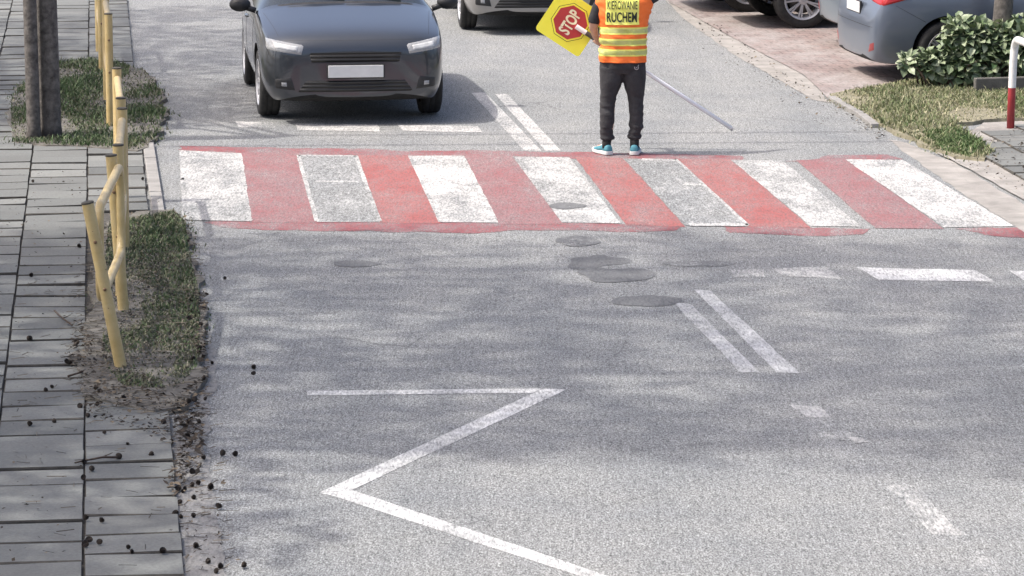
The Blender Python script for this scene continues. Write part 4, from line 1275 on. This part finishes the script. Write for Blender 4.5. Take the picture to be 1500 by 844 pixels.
hme = hm.mesh('hair', HAIR)
bm = bmesh.new(); bm.from_mesh(hme)
for v in bm.verts:
    if v.co.y > hc.y + .05 and v.co.z < hc.z + .055: v.co = hc + (v.co - hc) * .9
    if v.co.z < hc.z - .05: v.co = hc + (v.co - hc) * .92
bm.to_mesh(hme); bm.free(); link('hair', hme, None, person)
em = MB()
for s in (1, -1): em.sphere(hc + Vector((s * .031, .083, .012)), .011, .009, .008, 10)
em.build('eyes', EYE, person)
# --- shirt with short sleeves
mb = MB()
loft(mb, [((cxb, 0, .84), .182, .12), ((cxb, 0, .95), .178, .116), ((cxb, .01, 1.08), .180, .118), ((cxb, .005, 1.22), .192, .124), ((cxb, 0, 1.34), .198, .115), ((cxb, 0, 1.41), .16, .095), ((cxb, .005, 1.45), .075, .072)])
mb.tube([(-.14, 0, 1.36), (-.19, -.01, 1.30), (-.228, -.015, 1.20), (-.234, -.01, 1.162)], [.066, .062, .057, .054], 16)
mb.tube([(.185, 0, 1.36), (.25, .02, 1.383), (.335, .07, 1.425), (.352, .10, 1.45)], [.07, .069, .065, .064], 16)
sme = remesh(mb.mesh('shirt', SHIRT), .009, 4); sme.materials.clear(); sme.materials.append(SHIRT)
link('shirt', sme, None, person)
# --- trousers
mb = MB()
loft(mb, [((cxb - .004, 0, .72), .168, .11), ((cxb - .002, -.004, .77), .204, .128), ((cxb, -.002, .84), .202, .128), ((cxb, 0, .92), .192, .122)])
legs = {-1: [(-.112, .125, .052, .058), (-.112, .14, .066, .072), (-.114, .17, .058, .066), (-.116, .24, .062, .07), (-.114, .32, .066, .075), (-.112, .41, .066, .077), (-.106, .50, .071, .084), (-.090, .58, .089, .098), (-.080, .64, .099, .108), (-.076, .70, .108, .114), (-.074, .77, .11, .115)],
        1: [(.130, .13, .048, .056), (.130, .15, .064, .070), (.133, .18, .055, .064), (.142, .25, .061, .069), (.146, .33, .063, .073), (.146, .41, .063, .076), (.139, .50, .071, .083), (.130, .58, .090, .097), (.124, .64, .099, .106), (.120, .70, .106, .112), (.116, .77, .108, .114)]}
for s, ss in legs.items():
    rings = []
    secs = []
    for i in range(len(ss) - 1):
        for k in range(5):
            t = k / 5; secs.append(tuple(a + (b - a) * t for a, b in zip(ss[i], ss[i+1])))
    secs.append(ss[-1])
    for x, z, a, b in secs:
        yo = -.012 * math.exp(-((z - .3) / .12) ** 2) + .010 * math.exp(-((z - .45) / .1) ** 2)
        ring = []
        for i, v in enumerate(ell((x, yo, z), a, b, 32)):
            d = (v - Vector((x, yo, z)))
            wr = noise.noise(Vector((v.x * 7 + s * 9, v.y * 7, z * 26))) * .010 + noise.noise(Vector((v.x * 18, v.y * 12 + s, z * 55))) * .005
            k = .35 + 1.1 * math.exp(-((z - .42) / .1) ** 2) + 1.3 * math.exp(-((z - .2) / .07) ** 2)
            ring.append(v + d.normalized() * wr * k + Vector((0, 0, noise.noise(Vector((v.x * 9, v.y * 9, z * 9))) * .004)))
        rings.append(ring)
    mb.rings(rings)
tme = remesh(mb.mesh('trousers', TROU), .0075, 2); tme.materials.clear(); tme.materials.append(TROU)
trousers = link('trousers', tme, None, person)
# small curled mark at the right hip
GREYL = m_noise('grey_print', (0.32, 0.32, 0.33), (0.4, 0.4, 0.4), 20.0, 0.8)
mk = MB(); c = L3(931, 100, 0); tb = BVHTree.FromPolygons([v.co.copy() for v in tme.vertices], [tuple(p.vertices) for p in tme.polygons])
def on_cloth(bv, x, z, lift):
    h = bv.ray_cast(Vector((x, -1, z)), Vector((0, 1, 0)))
    return (h[0] + Vector((0, -lift, 0))) if h[0] else Vector((x, -.13, z))
pts = []
for k in range(15):
    a = math.radians(150 + 255 * k / 14)
    pts.append(on_cloth(tb, c.x + .017 * math.cos(a), c.z + .017 * math.sin(a), .003))
pts.append(on_cloth(tb, c.x + .020, c.z + .022, .003))
mk.tube(pts, .0042, 6)
mk.tube([on_cloth(tb, c.x - .004, c.z - .004, .003), on_cloth(tb, c.x + .006, c.z + .004, .003)], .004, 6)
mk.build('hip_print', GREYL, trousers)
# --- socks and shoes
SOCK = m_noise('black_sock', (0.012, 0.012, 0.012), (0.025, 0.025, 0.025), 30.0, 0.9)
SHOE = m_noise('teal_mesh', (0.04, 0.17, 0.22), (0.09, 0.30, 0.36), 26.0, 0.7, 0.4)
SOLE = m_noise('white_sole', (0.62, 0.62, 0.60), (0.72, 0.72, 0.70), 18.0, 0.6)
for x, ang, nm in ((-.118, math.radians(26), 'l'), (.128, math.radians(-6), 'r')):
    R = Matrix.Rotation(ang, 3, 'Z'); base = Vector((x, -.03, 0))
    def T(v): return base + R @ Vector(v)
    sk = MB(); sk.tube([T((0, 0, .05)), T((0, .004, .10)), Vector((x + (.012 if x < 0 else 0), -.004, .16))], [.040, .040, .043], 14)
    sk.build('sock', SOCK, person)
    up_ = MB(); secs = [(-.055, .030, .022, .062), (-.045, .040, .020, .085), (-.01, .044, .020, .098), (.035, .046, .020, .092), (.09, .049, .020, .070), (.15, .050, .020, .055), (.19, .043, .020, .045), (.215, .025, .022, .034)]
    rr = []
    for y, w, z0, z1 in secs:
        ring = []
        for i in range(16):
            t = 2 * math.pi * i / 16
            ring.append(T((w * math.cos(t) * (1.0 if math.sin(t) < 0 else .82), y, (z0 + z1) / 2 + (z1 - z0) / 2 * math.sin(t))))
        rr.append(ring)
    up_.rings(rr); sh = up_.build('shoe', SHOE, person)
    so_ = MB(); rr = []
    for y, w in ((-.064, .022), (-.05, .038), (-.01, .045), (.04, .044), (.10, .050), (.16, .051), (.20, .042), (.226, .02)):
        lift = .012 * max(0, (y - .15) / .07); tp_ = .032 if y < .05 else .027
        rr.append([T((-w, y, .002 + lift)), T((w, y, .002 + lift)), T((w * 1.04, y, tp_ * .6 + lift)), T((w * .97, y, tp_ + lift)), T((-w * .97, y, tp_ + lift)), T((-w * 1.04, y, tp_ * .6 + lift))])
    so_.rings(rr); so_.build('sole', SOLE, sh, sharp=50)
    lc = MB()
    for k in range(4):
        y = .05 + .022 * k; zt = .087 - .0085 * k
        lc.tube([T((-.026, y, zt - .012)), T((0, y + .004, zt + .004)), T((.026, y, zt - .012))], .0035, 6)
    lc.build('laces', SOLE, sh)
# --- vest: surface function so tape, panel and print follow the cloth
VS = [(.82, .205, .138, .024), (.90, .207, .138, .024), (1.0, .206, .137, .024), (1.10, .207, .137, .026), (1.18, .222, .137, .026), (1.26, .245, .134, .026), (1.34, .258, .126, .026), (1.40, .235, .110, .024), (1.44, .17, .09, .022), (1.465, .095, .078, .022)]
def vprof(z):
    z = max(VS[0][0], min(VS[-1][0], z))
    for i in range(len(VS) - 1):
        if VS[i][0] <= z <= VS[i+1][0]:
            t = (z - VS[i][0]) / (VS[i+1][0] - VS[i][0]); return [a + (b - a) * t for a, b in zip(VS[i][1:], VS[i+1][1:])]
def vpt(t, z, lift=0.0):
    a, b, cx = vprof(z)
    c, s = math.cos(t), math.sin(t); p = 2.5
    k = Vector((math.copysign(abs(c) ** (2/p), c) * a, math.copysign(abs(s) ** (2/p), s) * b, 0))
    n = Vector((c / a, s / b, 0)).normalized()
    q = Vector((k.x, k.y, z))
    wr = noise.noise(Vector((k.x * 5, k.y * 5, z * 17))) * .016 + noise.noise(Vector((k.x * 13, k.y * 9, z * 34 + k.x * 20))) * .010
    wr += .006 * math.sin(t * 9 + z * 6) * max(0, 1 - (z - .82) / .4)
    return Vector((cx, 0, 0)) + q + n * (wr + lift)
def vback(x, z, lift):    # point on the back at local x
    a, b, cx = vprof(z); u = max(-.999, min(.999, (x - cx) / a))
    c = math.copysign(abs(u) ** (2.5 / 2), u); t = -math.acos(c)
    return vpt(t, z, lift)
NV = 96
vm = MB(); zs = [.82 + .0125 * i for i in range(int((1.465 - .82) / .0125) + 1)] + [1.465]
vm.rings([[vpt(2 * math.pi * i / NV, z) for i in range(NV)] for z in zs], cap=False)
vest = link('vest', vm.mesh('vest', ORANGE), None, person)
sd = vest.modifiers.new('cloth', 'SOLIDIFY'); sd.thickness = .004; sd.offset = -1
def band(nm, z0, z1, lift, m):
    b = MB(); zz_ = [z0 + (z1 - z0) * k / 4 for k in range(5)]
    rr = [[vpt(2 * math.pi * i / NV, z, (lift if z not in (z0, z1) else lift - .002)) for i in range(NV)] for z in zz_]
    b.rings(rr, cap=False)
    return b.build(nm, m, vest)
for z in (1.103, 1.002, .910):
    st_ = band('trim_band', z - .032, z + .030, .0035, LIME)
    tp2 = band('reflective_tape', z - .020, z + .017, .0055, REFL); tp2.parent = vest
hemb = band('hem', .822, .834, .003, ORANGE)
# back panel
x0, x1, z0, z1 = -.133, .158, 1.157, 1.395
pm = MB(); nx, nz = 24, 20
rr = [[vback(x0 + (x1 - x0) * i / nx, z0 + (z1 - z0) * k / nz, .004) for i in range(nx + 1)] for k in range(nz + 1)]
pm.rings(rr, cap=False, closed=False); panel = pm.build('back_panel', LIME, vest)
def text_mesh(body, bold):
    cu = bpy.data.curves.new('lettering', 'FONT'); cu.body = body; cu.size = 1.0; cu.offset = bold; cu.extrude = 0.0; cu.resolution_u = 4; cu.fill_mode = 'FRONT'
    o = bpy.data.objects.new('lettering', cu); C.objects.link(o)
    me = evaluated(o); bpy.data.objects.remove(o)
    bm = bmesh.new(); bm.from_mesh(me)
    bmesh.ops.triangulate(bm, faces=bm.faces)
    for _ in range(2):
        bmesh.ops.subdivide_edges(bm, edges=[e for e in bm.edges if e.calc_length() > .12], cuts=1)
    bmesh.ops.triangulate(bm, faces=bm.faces)
    bm.to_mesh(me); bm.free()
    xs = [v.co.x for v in me.vertices]; ys = [v.co.y for v in me.vertices]
    return me, min(xs), max(xs), min(ys), max(ys)
def letter(body, bold, fn, parent, m, nm='lettering'):
    me, a, b, c, d = text_mesh(body, bold)
    for v in me.vertices: v.co = fn((v.co.x - a) / (b - a), (v.co.y - c) / (d - c))
    me.materials.clear(); me.materials.append(m)
    return link(nm, me, None, parent)
def backmap(xa, xb, za, zb): return lambda u, v: vback(xa + (xb - xa) * u, za + (zb - za) * v, .0075)
letter('KIEROWANIE', .004, backmap(-.118, .142, 1.292, 1.365), panel, INK)
letter('RUCHEM', .022, backmap(-.122, .140, 1.180, 1.268), panel, INK)

# --- stop paddle
YP = m_noise('yellow_sheet', (0.90, 0.87, 0.06), (0.94, 0.91, 0.08), 5.0, 0.45)
RP = m_noise('red_sheet', (0.42, 0.035, 0.035), (0.50, 0.05, 0.045), 5.0, 0.45)
CREAM = m_noise('cream_print', (0.80, 0.76, 0.50), (0.86, 0.82, 0.58), 9.0, 0.5)
WPOLE = m_noise('white_tube', (0.86, 0.86, 0.86), (0.92, 0.92, 0.92), 7.0, 0.3)
pad = empty('stop_paddle', (pf.x + hand_c.x, pf.y + hand_c.y, 0.008 + hand_c.z))
tag(pad, 'yellow square stop sign on a long white pole in the left hand', 'sign')
ctr = L3(836, 36, PY) - hand_c; ctr = pd * ctr.dot(pd)
E1 = up.copy(); E2 = -pd         # plate axes: text runs along up, its top points away from the pole
E1 = Vector((0.549, 0, 0.836)).normalized()
def plate(u, v, y): return ctr + E1 * u + E2 * v + Vector((0, y, 0))
def rrect(hw, hh, r, n=6):
    o = []
    for cx, cy, a0 in ((hw - r, hh - r, 0), (-hw + r, hh - r, 90), (-hw + r, -hh + r, 180), (hw - r, -hh + r, 270)):
        for i in range(n):
            a = math.radians(a0 + 90 * i / (n - 1)); o.append((cx + r * math.cos(a), cy + r * math.sin(a)))
    return o
def prism(pts, y0, y1, nm, m, parent):
    b = MB(); b.rings([[plate(u, v, y0) for u, v in pts], [plate(u, v, y1) for u, v in pts]])
    return b.build(nm, m, parent, smooth=False)
pl = prism(rrect(.222, .232, .03), .030, .022, 'sign_plate', YP, pad)
octg = lambda r: [(r * math.cos(math.radians(22.5 + 45 * k)) / math.cos(math.radians(22.5)), r * math.sin(math.radians(22.5 + 45 * k)) / math.cos(math.radians(22.5))) for k in range(8)]
prism(octg(.163), .0215, .0205, 'octagon_outline', INK, pl)
prism(octg(.1585), .0205, .0190, 'octagon_border', YP, pl)
octo = prism(octg(.143), .0190, .0175, 'octagon', RP, pl)
letter('STOP', .03, lambda u, v: plate(-.112 + .224 * u, -.050 + .112 * v, .0160), octo, CREAM)
b = MB(); b.tube([ctr + pd * .075, ctr + pd * .3, pd * .0, pd * .7, pd * 1.43], .019, 14); b.build('pole', WPOLE, pad)
b = MB(); b.tube([ctr + pd * .06, ctr + pd * .165], .0225, 14); b.build('pole_bracket', WPOLE, pad, sharp=50)
b = MB(); b.tube([pd * 1.425, pd * 1.445], .0198, 14); b.build('pole_tip', GREYL, pad, sharp=50)
POLE_DK = m_noise('dark_pole_tone', (0.05, 0.045, 0.04), (0.10, 0.09, 0.08), 30.0, 0.9)
b = MB(); b.tube([pd * -.16, pd * .10], .0215, 14); b.build('pole_dark_section', POLE_DK, pad, sharp=50)  # darker length of the pole around the hand
